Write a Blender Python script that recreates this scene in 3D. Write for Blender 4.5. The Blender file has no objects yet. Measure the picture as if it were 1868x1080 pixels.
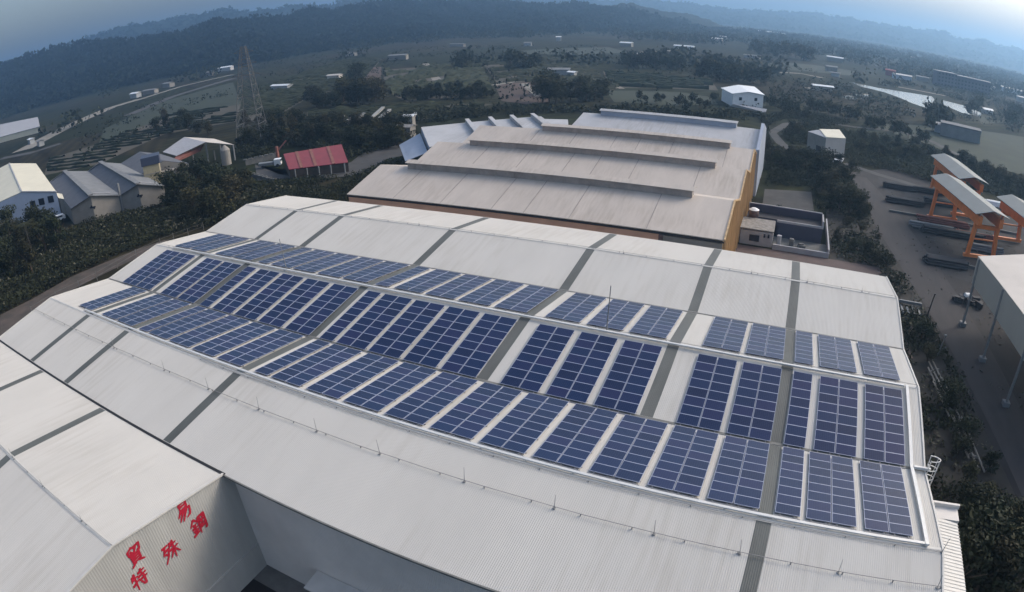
import bpy, math, random
import numpy as np
from mathutils import Vector, Matrix
rnd = random.Random(7)
R = math.radians
sc = bpy.context.scene
COL = sc.collection
GZ = -10.0            # ground level (the valleys of the big roof are z = 0)

# ------------------------------------------------------------------ camera model (equidistant fisheye)
CAM = Vector((62.584273, -71.680714, 27.037558))
YAW, PIT, ROL = -0.447847, 0.445729, -0.028794
F, K3 = 1.172051, -0.020271
def cam_axes():
    f = Vector((math.sin(YAW)*math.cos(PIT), math.cos(YAW)*math.cos(PIT), -math.sin(PIT)))
    r0 = f.cross(Vector((0, 0, 1))).normalized(); u0 = r0.cross(f)
    r = math.cos(ROL)*r0 + math.sin(ROL)*u0
    u = -math.sin(ROL)*r0 + math.cos(ROL)*u0
    return r, u, f
AR, AU, AF = cam_axes()
def ray(px, py):
    a = px/1000-0.934; b = -(py/1000-0.540); h = math.hypot(a, b); rr = h/F; th = rr
    for _ in range(12): th = rr-K3*th**3
    return AF*math.cos(th)+(AR*a+AU*b)*(math.sin(th)/max(h, 1e-9))
def at(px, py, z=GZ):
    d = ray(px, py); return CAM + d*((z-CAM.z)/d.z)
cd = bpy.data.cameras.new('camera'); cam = bpy.data.objects.new('camera', cd); COL.objects.link(cam)
cam.matrix_world = Matrix(((AR.x, AU.x, -AF.x, CAM.x), (AR.y, AU.y, -AF.y, CAM.y), (AR.z, AU.z, -AF.z, CAM.z), (0, 0, 0, 1)))
cd.type = 'PANO'
cd.sensor_width = 36.0; cd.sensor_height = 36.0*592/1024; cd.sensor_fit = 'HORIZONTAL'
cd.clip_end = 20000
sx = 1.868/36.0          # kilopixels per mm
rr = np.linspace(0.01, 22, 200); th = np.zeros_like(rr)
for i, r_ in enumerate(rr):
    q = r_*sx/F; t = q
    for _ in range(12): t = q-K3*t**3
    th[i] = t
A_ = np.stack([rr, rr**2, rr**3, rr**4], 1); kk = np.linalg.lstsq(A_, th, rcond=None)[0]
cd.panorama_type = 'FISHEYE_LENS_POLYNOMIAL'
for ob in (cd, getattr(cd, 'cycles', None)):
    try:
        ob.panorama_type = 'FISHEYE_LENS_POLYNOMIAL'
        ob.fisheye_fov = math.pi
        ob.fisheye_polynomial_k0 = 0.0
        for i in range(4): setattr(ob, 'fisheye_polynomial_k%d' % (i+1), -float(kk[i]))
    except Exception: pass
sc.camera = cam

# ------------------------------------------------------------------ materials
def mat(name, col, rough=0.8, metal=0.0, var=0.0, scale=1.0, col2=None, objrand=0.0, spec=None, streak=None, bump=0.0, dirt=0.0):
    m = bpy.data.materials.new(name); m.use_nodes = True; nt = m.node_tree; N = nt.nodes; L = nt.links
    b = N['Principled BSDF']; b.inputs['Roughness'].default_value = rough; b.inputs['Metallic'].default_value = metal
    if spec is not None: b.inputs['Specular IOR Level'].default_value = spec
    c4 = (*col, 1)
    b.inputs['Base Color'].default_value = c4
    out = None
    if var > 0 or col2:
        tc = N.new('ShaderNodeTexCoord'); mp = N.new('ShaderNodeMapping')
        L.new(tc.outputs['Object'], mp.inputs['Vector'])
        if streak: mp.inputs['Scale'].default_value = streak
        nz = N.new('ShaderNodeTexNoise'); nz.inputs['Scale'].default_value = scale; nz.inputs['Detail'].default_value = 6; nz.inputs['Roughness'].default_value = 0.65
        L.new(mp.outputs[0], nz.inputs['Vector'])
        rp = N.new('ShaderNodeValToRGB')
        rp.color_ramp.elements[0].position = 0.3; rp.color_ramp.elements[1].position = 0.7
        lo = col2 if col2 else tuple(max(0, c*(1-var)) for c in col)
        rp.color_ramp.elements[0].color = (*lo, 1)
        rp.color_ramp.elements[1].color = (*(col if col2 else tuple(min(1, c*(1+var*0.6)) for c in col)), 1)
        L.new(nz.outputs['Fac'], rp.inputs['Fac']); out = rp.outputs[0]
    if dirt > 0:
        mp2 = N.new('ShaderNodeMapping'); mp2.inputs['Scale'].default_value = (2.2, 0.10, 1); L.new(tc.outputs['Object'], mp2.inputs['Vector'])
        n2 = N.new('ShaderNodeTexNoise'); n2.inputs['Scale'].default_value = 1.0; n2.inputs['Detail'].default_value = 5; L.new(mp2.outputs[0], n2.inputs['Vector'])
        n3 = N.new('ShaderNodeTexNoise'); n3.inputs['Scale'].default_value = 0.09; n3.inputs['Detail'].default_value = 3; L.new(tc.outputs['Object'], n3.inputs['Vector'])
        ml = N.new('ShaderNodeMath'); ml.operation = 'MULTIPLY'; L.new(n2.outputs['Fac'], ml.inputs[0]); L.new(n3.outputs['Fac'], ml.inputs[1])
        md = N.new('ShaderNodeMapRange'); md.inputs['From Min'].default_value = .24; md.inputs['From Max'].default_value = .42; md.inputs['To Min'].default_value = 0; md.inputs['To Max'].default_value = dirt; L.new(ml.outputs[0], md.inputs['Value'])
        mxd = N.new('ShaderNodeMixRGB'); L.new(md.outputs[0], mxd.inputs[0]); L.new(out, mxd.inputs[1]); mxd.inputs[2].default_value = (col[0]*.45, col[1]*.38, col[2]*.30, 1); out = mxd.outputs[0]
    if objrand > 0:
        oi = N.new('ShaderNodeObjectInfo'); hs = N.new('ShaderNodeHueSaturation')
        mr = N.new('ShaderNodeMapRange'); mr.inputs['To Min'].default_value = 1-objrand; mr.inputs['To Max'].default_value = 1+objrand
        L.new(oi.outputs['Random'], mr.inputs['Value']); L.new(mr.outputs[0], hs.inputs['Value'])
        mr2 = N.new('ShaderNodeMapRange'); mr2.inputs['To Min'].default_value = 0.5-objrand*0.08; mr2.inputs['To Max'].default_value = 0.5+objrand*0.08
        mm = N.new('ShaderNodeMath'); mm.operation = 'FRACT'; m2 = N.new('ShaderNodeMath'); m2.operation = 'MULTIPLY'; m2.inputs[1].default_value = 7.31
        L.new(oi.outputs['Random'], m2.inputs[0]); L.new(m2.outputs[0], mm.inputs[0]); L.new(mm.outputs[0], mr2.inputs['Value']); L.new(mr2.outputs[0], hs.inputs['Hue'])
        if out: L.new(out, hs.inputs['Color'])
        else: hs.inputs['Color'].default_value = c4
        out = hs.outputs[0]
    if out: L.new(out, b.inputs['Base Color'])
    if bump > 0 and (var > 0 or col2):
        bp = N.new('ShaderNodeBump'); bp.inputs['Strength'].default_value = bump; L.new(nz.outputs['Fac'], bp.inputs['Height']); L.new(bp.outputs[0], b.inputs['Normal'])
    return m

M = {}
M['roof'] = mat('painted_steel_roof', (0.485, 0.467, 0.436), 0.55, var=0.06, scale=0.22, streak=(1, 0.3, 1), dirt=0.2, spec=0.3)
M['roofcap'] = mat('white_flashing', (0.50, 0.485, 0.455), 0.5, var=0.12, scale=0.8)
M['capgrey'] = mat('grey_flashing', (0.36, 0.36, 0.35), 0.6, var=0.2, scale=0.8)
M['strip'] = mat('weathered_skylight', (0.085, 0.092, 0.088), 0.6, var=0.3, scale=0.5, streak=(1, 0.3, 1))
M['wallw'] = mat('ribbed_wall', (0.37, 0.365, 0.345), 0.6, var=0.14, scale=0.5, streak=(1, 1, .2))
M['walld'] = mat('ribbed_wall_grey', (0.62, 0.58, 0.54), 0.6, var=0.1, scale=0.3)
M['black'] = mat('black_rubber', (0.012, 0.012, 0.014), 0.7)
M['gutter'] = mat('gutter_grey', (0.15, 0.15, 0.14), 0.7, var=0.3, scale=1)  # dark grey of the gutter channels themselves
M['tray'] = mat('galvanised_tray', (0.56, 0.56, 0.55), 0.42, metal=0.15, var=0.1, scale=1.5)
M['alu'] = mat('aluminium_frame', (0.34, 0.37, 0.48), 0.45, metal=0.2)
M['rail'] = mat('mounting_rail', (0.25, 0.25, 0.27), 0.5, metal=0.5)
M['wire'] = mat('wire_grey', (0.20, 0.20, 0.20), 0.6)
M['red'] = mat('red_paint', (0.38, 0.012, 0.032), 0.5, var=0.15, scale=2)
M['tanroof'] = mat('tan_roof', (0.50, 0.435, 0.375), 0.6, var=0.12, scale=0.35, streak=(1, 0.22, 1), dirt=0.32)
M['tanedge'] = mat('tan_dirty_edge', (0.30, 0.26, 0.24), 0.7, var=0.3, scale=1.0)
M['brownwall'] = mat('brown_wall', (0.60, 0.35, 0.24), 0.7, var=0.12, scale=0.4)
M['orangewall'] = mat('ochre_wall', (0.52, 0.35, 0.18), 0.6, var=0.35, scale=0.6, streak=(1, 2.5, 0.15))
M['louver'] = mat('louver_dark', (0.30, 0.26, 0.235), 0.7, var=0.3, scale=0.6)
M['blueroof'] = mat('bluewhite_roof', (0.41, 0.405, 0.41), 0.5, var=0.12, scale=0.2, dirt=.4)
M['bluewall'] = mat('bluewhite_wall', (0.30, 0.34, 0.42), 0.6, var=0.1, scale=0.4)
M['darkslot'] = mat('dark_opening', (0.03, 0.03, 0.035), 0.8)
M['whitewall'] = mat('white_wall', (0.42, 0.46, 0.56), 0.7, var=0.08, scale=0.6)
M['cream'] = mat('cream_roof', (0.62, 0.58, 0.46), 0.6, var=0.08, scale=0.2)
M['greyroof'] = mat('grey_shaded_tile_roof', (0.105, 0.11, 0.125), 0.8, var=0.2, scale=0.4)  # also the painted shade on the left slopes of the grey warehouse
M['greyroof2'] = mat('pale_lit_grey_roof', (0.18, 0.185, 0.19), 0.8, var=0.2, scale=0.4)  # also the painted light on the right slopes of the grey warehouse
M['beigewall'] = mat('beige_block_wall', (0.24, 0.225, 0.205), 0.85, var=0.15, scale=0.6)
M['yellowwall'] = mat('yellowish_wall', (0.33, 0.29, 0.19), 0.8, var=0.2, scale=0.8)
M['bluetank'] = mat('blue_sheet', (0.035, 0.045, 0.08), 0.5)
M['redroof'] = mat('red_roof', (0.20, 0.032, 0.042), 0.7, var=0.15, scale=0.4)
M['rust'] = mat('rusty_sheet', (0.20, 0.075, 0.06), 0.8, var=0.3, scale=0.6)
M['concrete'] = mat('old_concrete', (0.13, 0.13, 0.125), 0.9, var=0.3, scale=0.7)
M['parapet'] = mat('parapet_light', (0.34, 0.34, 0.36), 0.8, var=0.15, scale=1)
M['purple'] = mat('slate_blue_wall', (0.05, 0.052, 0.085), 0.7, var=0.15, scale=0.8)
M['darkroof'] = mat('dark_flat_roof', (0.028, 0.028, 0.036), 0.8, var=0.3, scale=0.6)
M['pinkwall'] = mat('pinkish_concrete', (0.12, 0.08, 0.078), 0.9, var=0.25, scale=0.5)
M['rubble'] = mat('rusty_flat_roof', (0.12, 0.11, 0.10), 0.9, col2=(0.30, 0.29, 0.28), scale=1.4)
M['orange'] = mat('orange_crane_paint', (0.70, 0.20, 0.04), 0.5, var=0.2, scale=0.7)
M['canopy'] = mat('grey_green_sheet', (0.13, 0.15, 0.155), 0.6, var=0.12, scale=0.3)
M['pinkroof'] = mat('pinkish_roof', (0.52, 0.475, 0.43), 0.7, var=0.10, scale=0.2)
M['fascia'] = mat('grey_fascia', (0.30, 0.30, 0.27), 0.7, var=0.08, scale=0.2)
M['steel'] = mat('grey_steel', (0.16, 0.17, 0.18), 0.6, var=0.15, scale=1)
M['asphalt'] = mat('asphalt', (0.026, 0.022, 0.022), 0.95, col2=(0.009, 0.008, 0.010), scale=0.30, streak=(1, .35, 1))
M['yarddark'] = mat('yard_dark', (0.012, 0.012, 0.015), 0.9, var=0.3, scale=0.3)
M['gravel'] = mat('gravel', (0.065, 0.063, 0.063), 0.95, col2=(0.030, 0.030, 0.031), scale=0.25)
M['soil'] = mat('soil', (0.095, 0.070, 0.058), 0.95, col2=(0.035, 0.032, 0.025), scale=0.3)
M['lightsoil'] = mat('pale_track', (0.24, 0.22, 0.19), 0.95, col2=(0.14, 0.13, 0.11), scale=0.15)
M['brownfield'] = mat('brown_field', (0.075, 0.046, 0.034), 0.95, col2=(0.048, 0.032, 0.025), scale=0.05)
M['greenfield'] = mat('green_field', (0.021, 0.032, 0.013), 0.95, col2=(0.010, 0.016, 0.008), scale=0.12)
M['alley'] = mat('alley', (0.11, 0.075, 0.07), 0.9, col2=(0.07, 0.055, 0.05), scale=0.3)
M['white'] = mat('white_paint', (0.70, 0.72, 0.74), 0.5, var=0.1, scale=1)
M['pale'] = mat('pale_cover', (0.26, 0.26, 0.25), 0.6, var=0.3, scale=0.3)
M['glassd'] = mat('dark_window', (0.02, 0.025, 0.04), 0.2)
M['bark'] = mat('bark', (0.06, 0.045, 0.035), 0.9, var=0.3, scale=2)
M['palmtrunk'] = mat('palm_trunk', (0.12, 0.11, 0.10), 0.9, var=0.3, scale=2)
M['leaf'] = mat('foliage', (0.028, 0.036, 0.014), 0.75, col2=(0.009, 0.012, 0.007), scale=0.55, objrand=0.28, spec=0.2)
M['leafb'] = mat('foliage_olive', (0.060, 0.056, 0.024), 0.75, col2=(0.018, 0.020, 0.010), scale=0.5, objrand=0.28, spec=0.2)
M['shrub'] = mat('undergrowth', (0.046, 0.052, 0.026), 0.85, col2=(0.010, 0.013, 0.009), scale=0.22, spec=0.15)
M['reed'] = mat('reeds', (0.075, 0.078, 0.045), 0.85, col2=(0.030, 0.036, 0.020), scale=0.2, spec=0.15)
M['forest'] = mat('forest', (0.012, 0.020, 0.012), 0.9, col2=(0.005, 0.008, 0.006), scale=0.02, spec=0.1)
M['glassy'] = mat('panel_glass', (0, 0, 0))
def panel_mat():
    m = M['glassy']; nt = m.node_tree; N = nt.nodes; L = nt.links; b = N['Principled BSDF']
    b.inputs['Roughness'].default_value = 0.18; b.inputs['Specular IOR Level'].default_value = 0.22
    tc = N.new('ShaderNodeTexCoord'); sp = N.new('ShaderNodeSeparateXYZ'); L.new(tc.outputs['Object'], sp.inputs[0])
    def line(sock, pitch):
        a = N.new('ShaderNodeMath'); a.operation = 'DIVIDE'; a.inputs[1].default_value = pitch; L.new(sock, a.inputs[0])
        c = N.new('ShaderNodeMath'); c.operation = 'FRACT'; L.new(a.outputs[0], c.inputs[0])
        d = N.new('ShaderNodeMath'); d.operation = 'LESS_THAN'; d.inputs[1].default_value = 0.05; L.new(c.outputs[0], d.inputs[0]); return d.outputs[0]
    mx = N.new('ShaderNodeMath'); mx.operation = 'MAXIMUM'; L.new(line(sp.outputs[0], 0.1493), mx.inputs[0]); L.new(line(sp.outputs[1], 0.1533), mx.inputs[1])
    oi = N.new('ShaderNodeObjectInfo'); rp = N.new('ShaderNodeValToRGB')
    rp.color_ramp.elements[0].color = (0.005, 0.012, 0.045, 1); rp.color_ramp.elements[1].color = (0.014, 0.019, 0.068, 1)
    e = rp.color_ramp.elements.new(0.5); e.color = (0.006, 0.019, 0.064, 1)
    L.new(oi.outputs['Random'], rp.inputs['Fac'])
    nz = N.new('ShaderNodeTexNoise'); nz.inputs['Scale'].default_value = 22; L.new(tc.outputs['Object'], nz.inputs['Vector'])
    mrn = N.new('ShaderNodeMapRange'); mrn.inputs['To Min'].default_value = 0.75; mrn.inputs['To Max'].default_value = 1.25; L.new(nz.outputs['Fac'], mrn.inputs['Value'])
    mv = N.new('ShaderNodeMixRGB'); mv.blend_type = 'MULTIPLY'; mv.inputs[0].default_value = 1; L.new(rp.outputs[0], mv.inputs[1]); L.new(mrn.outputs[0], mv.inputs[2])
    mi = N.new('ShaderNodeMixRGB'); L.new(mx.outputs[0], mi.inputs[0]); L.new(mv.outputs[0], mi.inputs[1]); mi.inputs[2].default_value = (0.05, 0.065, 0.13, 1)
    L.new(mi.outputs[0], b.inputs['Base Color'])
panel_mat()

# ------------------------------------------------------------------ mesh helpers
class MB:
    def __init__(s): s.v = []; s.f = []; s.m = []
    def add(s, vs, fs, mi=0):
        o = len(s.v); s.v += [tuple(v) for v in vs]; s.f += [tuple(o+i for i in f) for f in fs]; s.m += [mi]*len(fs)
    def box(s, c, d, rz=0, mi=0):
        cx, cy, cz = c; x, y, z = d[0]/2, d[1]/2, d[2]/2; C, S = math.cos(rz), math.sin(rz)
        vs = [(cx+C*a-S*b, cy+S*a+C*b, cz+e) for e in (-z, z) for a, b in ((-x, -y), (x, -y), (x, y), (-x, y))]
        s.add(vs, [(3, 2, 1, 0), (4, 5, 6, 7), (0, 1, 5, 4), (1, 2, 6, 5), (2, 3, 7, 6), (3, 0, 4, 7)], mi)
    def bb(s, x0, x1, y0, y1, z0, z1, mi=0): s.box(((x0+x1)/2, (y0+y1)/2, (z0+z1)/2), (x1-x0, y1-y0, z1-z0), 0, mi)
    def bar(s, a, b, w, h=None, mi=0):
        a = Vector(a); b = Vector(b); h = h or w; d = (b-a).normalized()
        up = Vector((0, 0, 1)) if abs(d.z) < 0.95 else Vector((1, 0, 0))
        r = d.cross(up).normalized(); u = r.cross(d)
        vs = [p+r*i*w/2+u*j*h/2 for p in (a, b) for i, j in ((-1, -1), (1, -1), (1, 1), (-1, 1))]
        s.add(vs, [(3, 2, 1, 0), (4, 5, 6, 7), (0, 1, 5, 4), (1, 2, 6, 5), (2, 3, 7, 6), (3, 0, 4, 7)], mi)
    def tube(s, a, b, r0, r1=None, n=8, mi=0):
        a = Vector(a); b = Vector(b); r1 = r0 if r1 is None else r1; d = (b-a).normalized()
        up = Vector((0, 0, 1)) if abs(d.z) < 0.95 else Vector((1, 0, 0))
        r = d.cross(up).normalized(); u = r.cross(d)
        vs = []
        for p, q in ((a, r0), (b, r1)):
            for i in range(n): t = 2*math.pi*i/n; vs.append(p+(r*math.cos(t)+u*math.sin(t))*q)
        fs = [(i, (i+1) % n, n+(i+1) % n, n+i) for i in range(n)]+[tuple(range(n-1, -1, -1)), tuple(range(n, 2*n))]
        s.add(vs, fs, mi)
    def slab(s, pts, t, mi=0):       # polygon pts (top surface), thickness t downwards
        n = len(pts); P = [Vector(p) for p in pts]
        vs = P+[p-Vector((0, 0, t)) for p in P]
        s.add(vs, [tuple(range(n)), tuple(range(2*n-1, n-1, -1))]+[(i, n+i, n+(i+1) % n, (i+1) % n) for i in range(n)], mi)
    def walls(s, tops, z0=GZ, mi=0):   # closed ring of wall faces below the ring of points
        n = len(tops)
        for i in range(n):
            a, b = Vector(tops[i]), Vector(tops[(i+1) % n])
            s.add([(a.x, a.y, z0), (b.x, b.y, z0), b, a], [(0, 1, 2, 3)], mi)
    def build(s, name, m, parent=None, smooth=False):
        me = bpy.data.meshes.new(name); me.from_pydata(s.v, [], s.f)
        ms = m if isinstance(m, (list, tuple)) else [m]
        for x in ms: me.materials.append(x)
        if len(ms) > 1: me.polygons.foreach_set('material_index', s.m)
        if smooth: me.polygons.foreach_set('use_smooth', [True]*len(me.polygons))
        me.update(); o = bpy.data.objects.new(name, me); COL.objects.link(o)
        if parent: o.parent = parent
        return o
def tag(o, label=None, cat=None, group=None, kind=None):
    if label: o['label'] = label
    if cat: o['category'] = cat
    if group: o['group'] = group
    if kind: o['kind'] = kind
    return o
def empty(name, loc=(0, 0, 0), rz=0, **k):
    o = bpy.data.objects.new(name, None); COL.objects.link(o); o.location = loc; o.rotation_euler.z = rz
    o.empty_display_size = 0.5; tag(o, **k); return o
def struct(name, mb, m): o = mb.build(name, m); o['kind'] = 'structure'; return o
def copy_tree(o, parent=None):
    c = o.copy(); COL.objects.link(c); c.parent = parent
    for ch in KIDS.get(o.name, []): copy_tree(ch, c)
    return c
KIDS = {}
def kids(o):      # remember the children of a prototype
    KIDS[o.name] = [c for c in bpy.data.objects if c.parent == o]
    for c in KIDS[o.name]: kids(c)
def raw_mesh(name, V, Fq, mats):       # V (n,3) float, Fq (m,4) int
    me = bpy.data.meshes.new(name); V = np.asarray(V, np.float32); Fq = np.asarray(Fq, np.int32)
    me.vertices.add(len(V)); me.vertices.foreach_set('co', V.ravel())
    me.loops.add(Fq.size); me.loops.foreach_set('vertex_index', Fq.ravel())
    me.polygons.add(len(Fq)); me.polygons.foreach_set('loop_start', np.arange(0, Fq.size, Fq.shape[1], dtype=np.int32))
    try: me.polygons.foreach_set('loop_total', np.full(len(Fq), Fq.shape[1], np.int32))
    except Exception: pass
    for m in mats: me.materials.append(m)
    me.update(calc_edges=True); return me
ORD = ['first', 'second', 'third', 'fourth', 'fifth', 'sixth', 'seventh', 'eighth', 'ninth', 'tenth', 'eleventh', 'twelfth', 'thirteenth',
       'fourteenth', 'fifteenth', 'sixteenth', 'seventeenth', 'eighteenth', 'nineteenth', 'twentieth', 'twenty-first', 'twenty-second', 'twenty-third', 'twenty-fourth']
def noise2(x, y, seed=0):     # smooth value noise, numpy arrays
    xi = np.floor(x).astype(np.int64); yi = np.floor(y).astype(np.int64); fx = x-xi; fy = y-yi
    fx = fx*fx*(3-2*fx); fy = fy*fy*(3-2*fy)
    def h(a, b):
        n = (a*374761393+b*668265263+seed*982451653) & 0x7fffffff; n = ((n ^ (n >> 13))*1274126177) & 0x7fffffff
        return ((n ^ (n >> 16)) & 0xffff)/65535.0
    return (h(xi, yi)*(1-fx)+h(xi+1, yi)*fx)*(1-fy)+(h(xi, yi+1)*(1-fx)+h(xi+1, yi+1)*fx)*fy
def pathstrip(mb, pts, w, z=None):
    z = GZ+0.02 if z is None else z
    P = [at(*p) for p in pts]
    P = [Vector((p.x, p.y, z)) for p in P]
    ws = w if isinstance(w, (list, tuple)) else [w]*len(P)
    L_, R_ = [], []
    for i, p in enumerate(P):
        d = (P[min(i+1, len(P)-1)]-P[max(i-1, 0)]).normalized(); n = Vector((-d.y, d.x, 0))*ws[i]/2
        L_.append(p+n); R_.append(p-n)
    for i in range(len(P)-1): mb.add([L_[i], R_[i], R_[i+1], L_[i+1]], [(0, 1, 2, 3)])
def poly(mb, pts, z=GZ+0.02):
    mb.add([(at(*p).x, at(*p).y, z) for p in pts], [tuple(range(len(pts)))])

# ================================================================== MAIN FACTORY
YS = [0.0, -8.975, -17.637, -26.58, -35.325, -44.346, -53.088, -62.9, -72.7, -82.5, -92.3]
ZS = [0.0, 1.317, 0.0, 1.40, 0.03, 1.362, 0.0, 1.30, 0.0, 1.30, 0.0]
XL, XR, XW = -12.0, 75.97, 31.74
PI_ = 0.13
def prof(x0, x1, h):
    k0 = math.floor(x0/PI_)-1; k1 = math.ceil(x1/PI_)+1; P = []
    for k in range(k0, k1+1):
        b = k*PI_
        for dx, z in ((0, h), (0.03, h), (0.048, 0), (0.112, 0)): P.append((b+dx, z))
    out = [(x0, 0)]+[p for p in P if x0+1e-4 < p[0] < x1-1e-4]+[(x1, 0)]
    return out
def sheet(mb, x0, x1, a, b, off=0.0, h=0.011, mi=0):   # a, b = (y, z)
    P = prof(x0, x1, h); n = len(P)
    vs = [(x, a[0], a[1]+off+z) for x, z in P]+[(x, b[0], b[1]+off+z) for x, z in P]
    mb.add(vs, [(i, i+1, n+i+1, n+i) if a[0] < b[0] else (i+1, i, n+i, n+i+1) for i in range(n-1)], mi)
def rz_(y):      # roof surface height at y
    for i in range(len(YS)-1):
        if YS[i+1] <= y <= YS[i]:
            t = (y-YS[i])/(YS[i+1]-YS[i]); return ZS[i]+t*(ZS[i+1]-ZS[i])
    return 0
fac = empty('steel_factory', (32, -26, GZ), label='huge factory with a white multi-ridged metal roof carrying the rows of solar panels', cat='factory')
def par(o, p=fac):
    o.parent = p; o.matrix_parent_inverse = Matrix.Translation(-Vector(p.location)) if p.rotation_euler.z == 0 else p.matrix_world.inverted(); return o
def sub(mb, name, m, p=fac, smooth=False): return par(mb.build(name, m, None, smooth), p)
mb = MB()
for i in range(10):
    x1 = XR if i < 6 else XW
    sheet(mb, XL, x1, (YS[i], ZS[i]), (YS[i+1], ZS[i+1]))
sub(mb, 'roof', M['roof'])
SX = [-1.04, 7.56, 24.87, 42.26, 55.30, 64.75]
def strip_on(x, i, w=0.92):
    mb = MB(); a, b = (YS[i], ZS[i]), (YS[i+1], ZS[i+1])
    t0, t1 = 0.02, 0.98
    A = (a[0]+(b[0]-a[0])*t0, a[1]+(b[1]-a[1])*t0); B = (a[0]+(b[0]-a[0])*t1, a[1]+(b[1]-a[1])*t1)
    sheet(mb, x-w/2, x+w/2, A, B, 0.008, 0.011); return sub(mb, 'skylight_strip', M['strip'])
for i in range(4):
    for x in SX: strip_on(x, i, 0.8 if x < 0 else 0.95)
for i in (4, 5):
    for k in (0, 1, 2, 5): strip_on(SX[k], i)
for i in (6, 7, 8):
    for x in (2.5, 15.6): strip_on(x, i)
# ridge caps, valley gutters, verge flashings
for i in (1, 3, 5, 7, 9):
    mb = MB(); x1 = XR if i < 6 else XW; c = (YS[i], ZS[i]+0.06); s = 0.16
    for (ya, yb) in ((YS[i]+0.16, YS[i]), (YS[i], YS[i]-0.16)):
        za, zb = rz_(ya)+0.022, rz_(yb)+0.022
        if ya == YS[i]: za = ZS[i]+0.03
        if yb == YS[i]: zb = ZS[i]+0.03
        mb.add([(XL, ya, za), (x1, ya, za), (x1, yb, zb), (XL, yb, zb)], [(3, 2, 1, 0)])
    sub(mb, 'ridge_cap', M['roofcap'])
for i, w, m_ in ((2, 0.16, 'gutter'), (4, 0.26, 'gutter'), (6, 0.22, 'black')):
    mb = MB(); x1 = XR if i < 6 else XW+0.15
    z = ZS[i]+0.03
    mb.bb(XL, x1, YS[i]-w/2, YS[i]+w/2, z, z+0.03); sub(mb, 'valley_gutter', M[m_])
for xe in (XL, XR):
    mb = MB()
    for i in range(6):
        mb.bar((xe, YS[i], ZS[i]+0.0), (xe, YS[i+1], ZS[i+1]+0.0), 0.14, 0.14)
    sub(mb, 'verge_flashing', M['roofcap'])
mb = MB(); mb.bar((XL, YS[0]-.02, -0.03), (XR, YS[0]-.02, -0.03), 0.1, 0.06); sub(mb, 'eave_flashing', M['roofcap'])
mb = MB()
for i in range(6, 10):
    mb.bar((XW, YS[i], ZS[i]+0.02), (XW, YS[i+1], ZS[i+1]+0.02), 0.18, 0.12)
sub(mb, 'verge_flashing', M['roofcap'])
mb = MB(); mb.bb(XW, XR, YS[6]-0.10, YS[6]+0.02, -0.16, 0.0); sub(mb, 'eave_gutter', M['gutter'])
# walls
def gable_wall(x, i0, i1, nrm, m_, rib=True, inset=0.0):
    mb = MB(); h = 0.014
    y_a, y_b = YS[i1], YS[i0]; P = []
    k = math.ceil(y_b/0.2)
    while k*0.2 > y_a:
        for dy, z in ((0, h), (-0.04, h), (-0.07, 0), (-0.17, 0)):
            y = k*0.2+dy
            if y_a < y < y_b: P.append((y, z))
        k -= 1
    P = sorted(set(P+[(y_a, 0), (y_b, 0)]+[(YS[j], 0) for j in range(i0, i1+1)]), reverse=True)
    n = len(P); top = [(x+nrm*z, y, rz_(y)-0.03) for y, z in P]; bot = [(x+nrm*z, y, GZ) for y, z in P]
    mb.add(bot+top, [(j, j+1, n+j+1, n+j) for j in range(n-1)]); return sub(mb, 'gable_wall', M[m_])
gable_wall(XL+0.15, 0, 10, -1, 'wallw'); gable_wall(XR-0.15, 0, 6, 1, 'wallw'); gable_wall(XW-0.1, 6, 10, 1, 'wallw')
mb = MB()
def ribwall_y(mb, x0, x1, y, z0, z1, nrm):
    P = prof(x0, x1, 0.03); n = len(P)
    mb.add([(x, y+nrm*d, z0) for x, d in P]+[(x, y+nrm*d, z1) for x, d in P], [(j, j+1, n+j+1, n+j) for j in range(n-1)])
ribwall_y(mb, XW-0.1, XR-0.1, -52.35, GZ, -0.02, -1); sub(mb, 'side_wall', M['walld'])
mb = MB(); ribwall_y(mb, XL+0.1, XR-0.1, -0.3, GZ, -0.02, 1); sub(mb, 'side_wall', M['wallw'])
mb = MB(); mb.bb(XW-0.1, XW+0.02, -60.0, -52.4, GZ, -7.45); sub(mb, 'wall_plinth', M['wallw'])
mb = MB(); mb.bb(XW-0.4, XW-0.06, -53.2, -52.34, GZ, -0.06); sub(mb, 'corner_wall', M['wallw'])
mb = MB(); mb.slab([(37.8, -52.4, -6.95), (58, -52.4, -6.95), (58, -54.1, -7.15), (37.8, -54.1, -7.15)], 0.12)
for x in (38, 42.5, 47, 51.5, 56): mb.bar((x, -54.0, -7.3), (x, -52.4, -8.0), 0.06)
sub(mb, 'entrance_canopy', M['roofcap'])
mb = MB(); mb.bb(39, 57, -52.52, -52.38, GZ, -7.5); sub(mb, 'roller_door', M['walld'])
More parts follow.
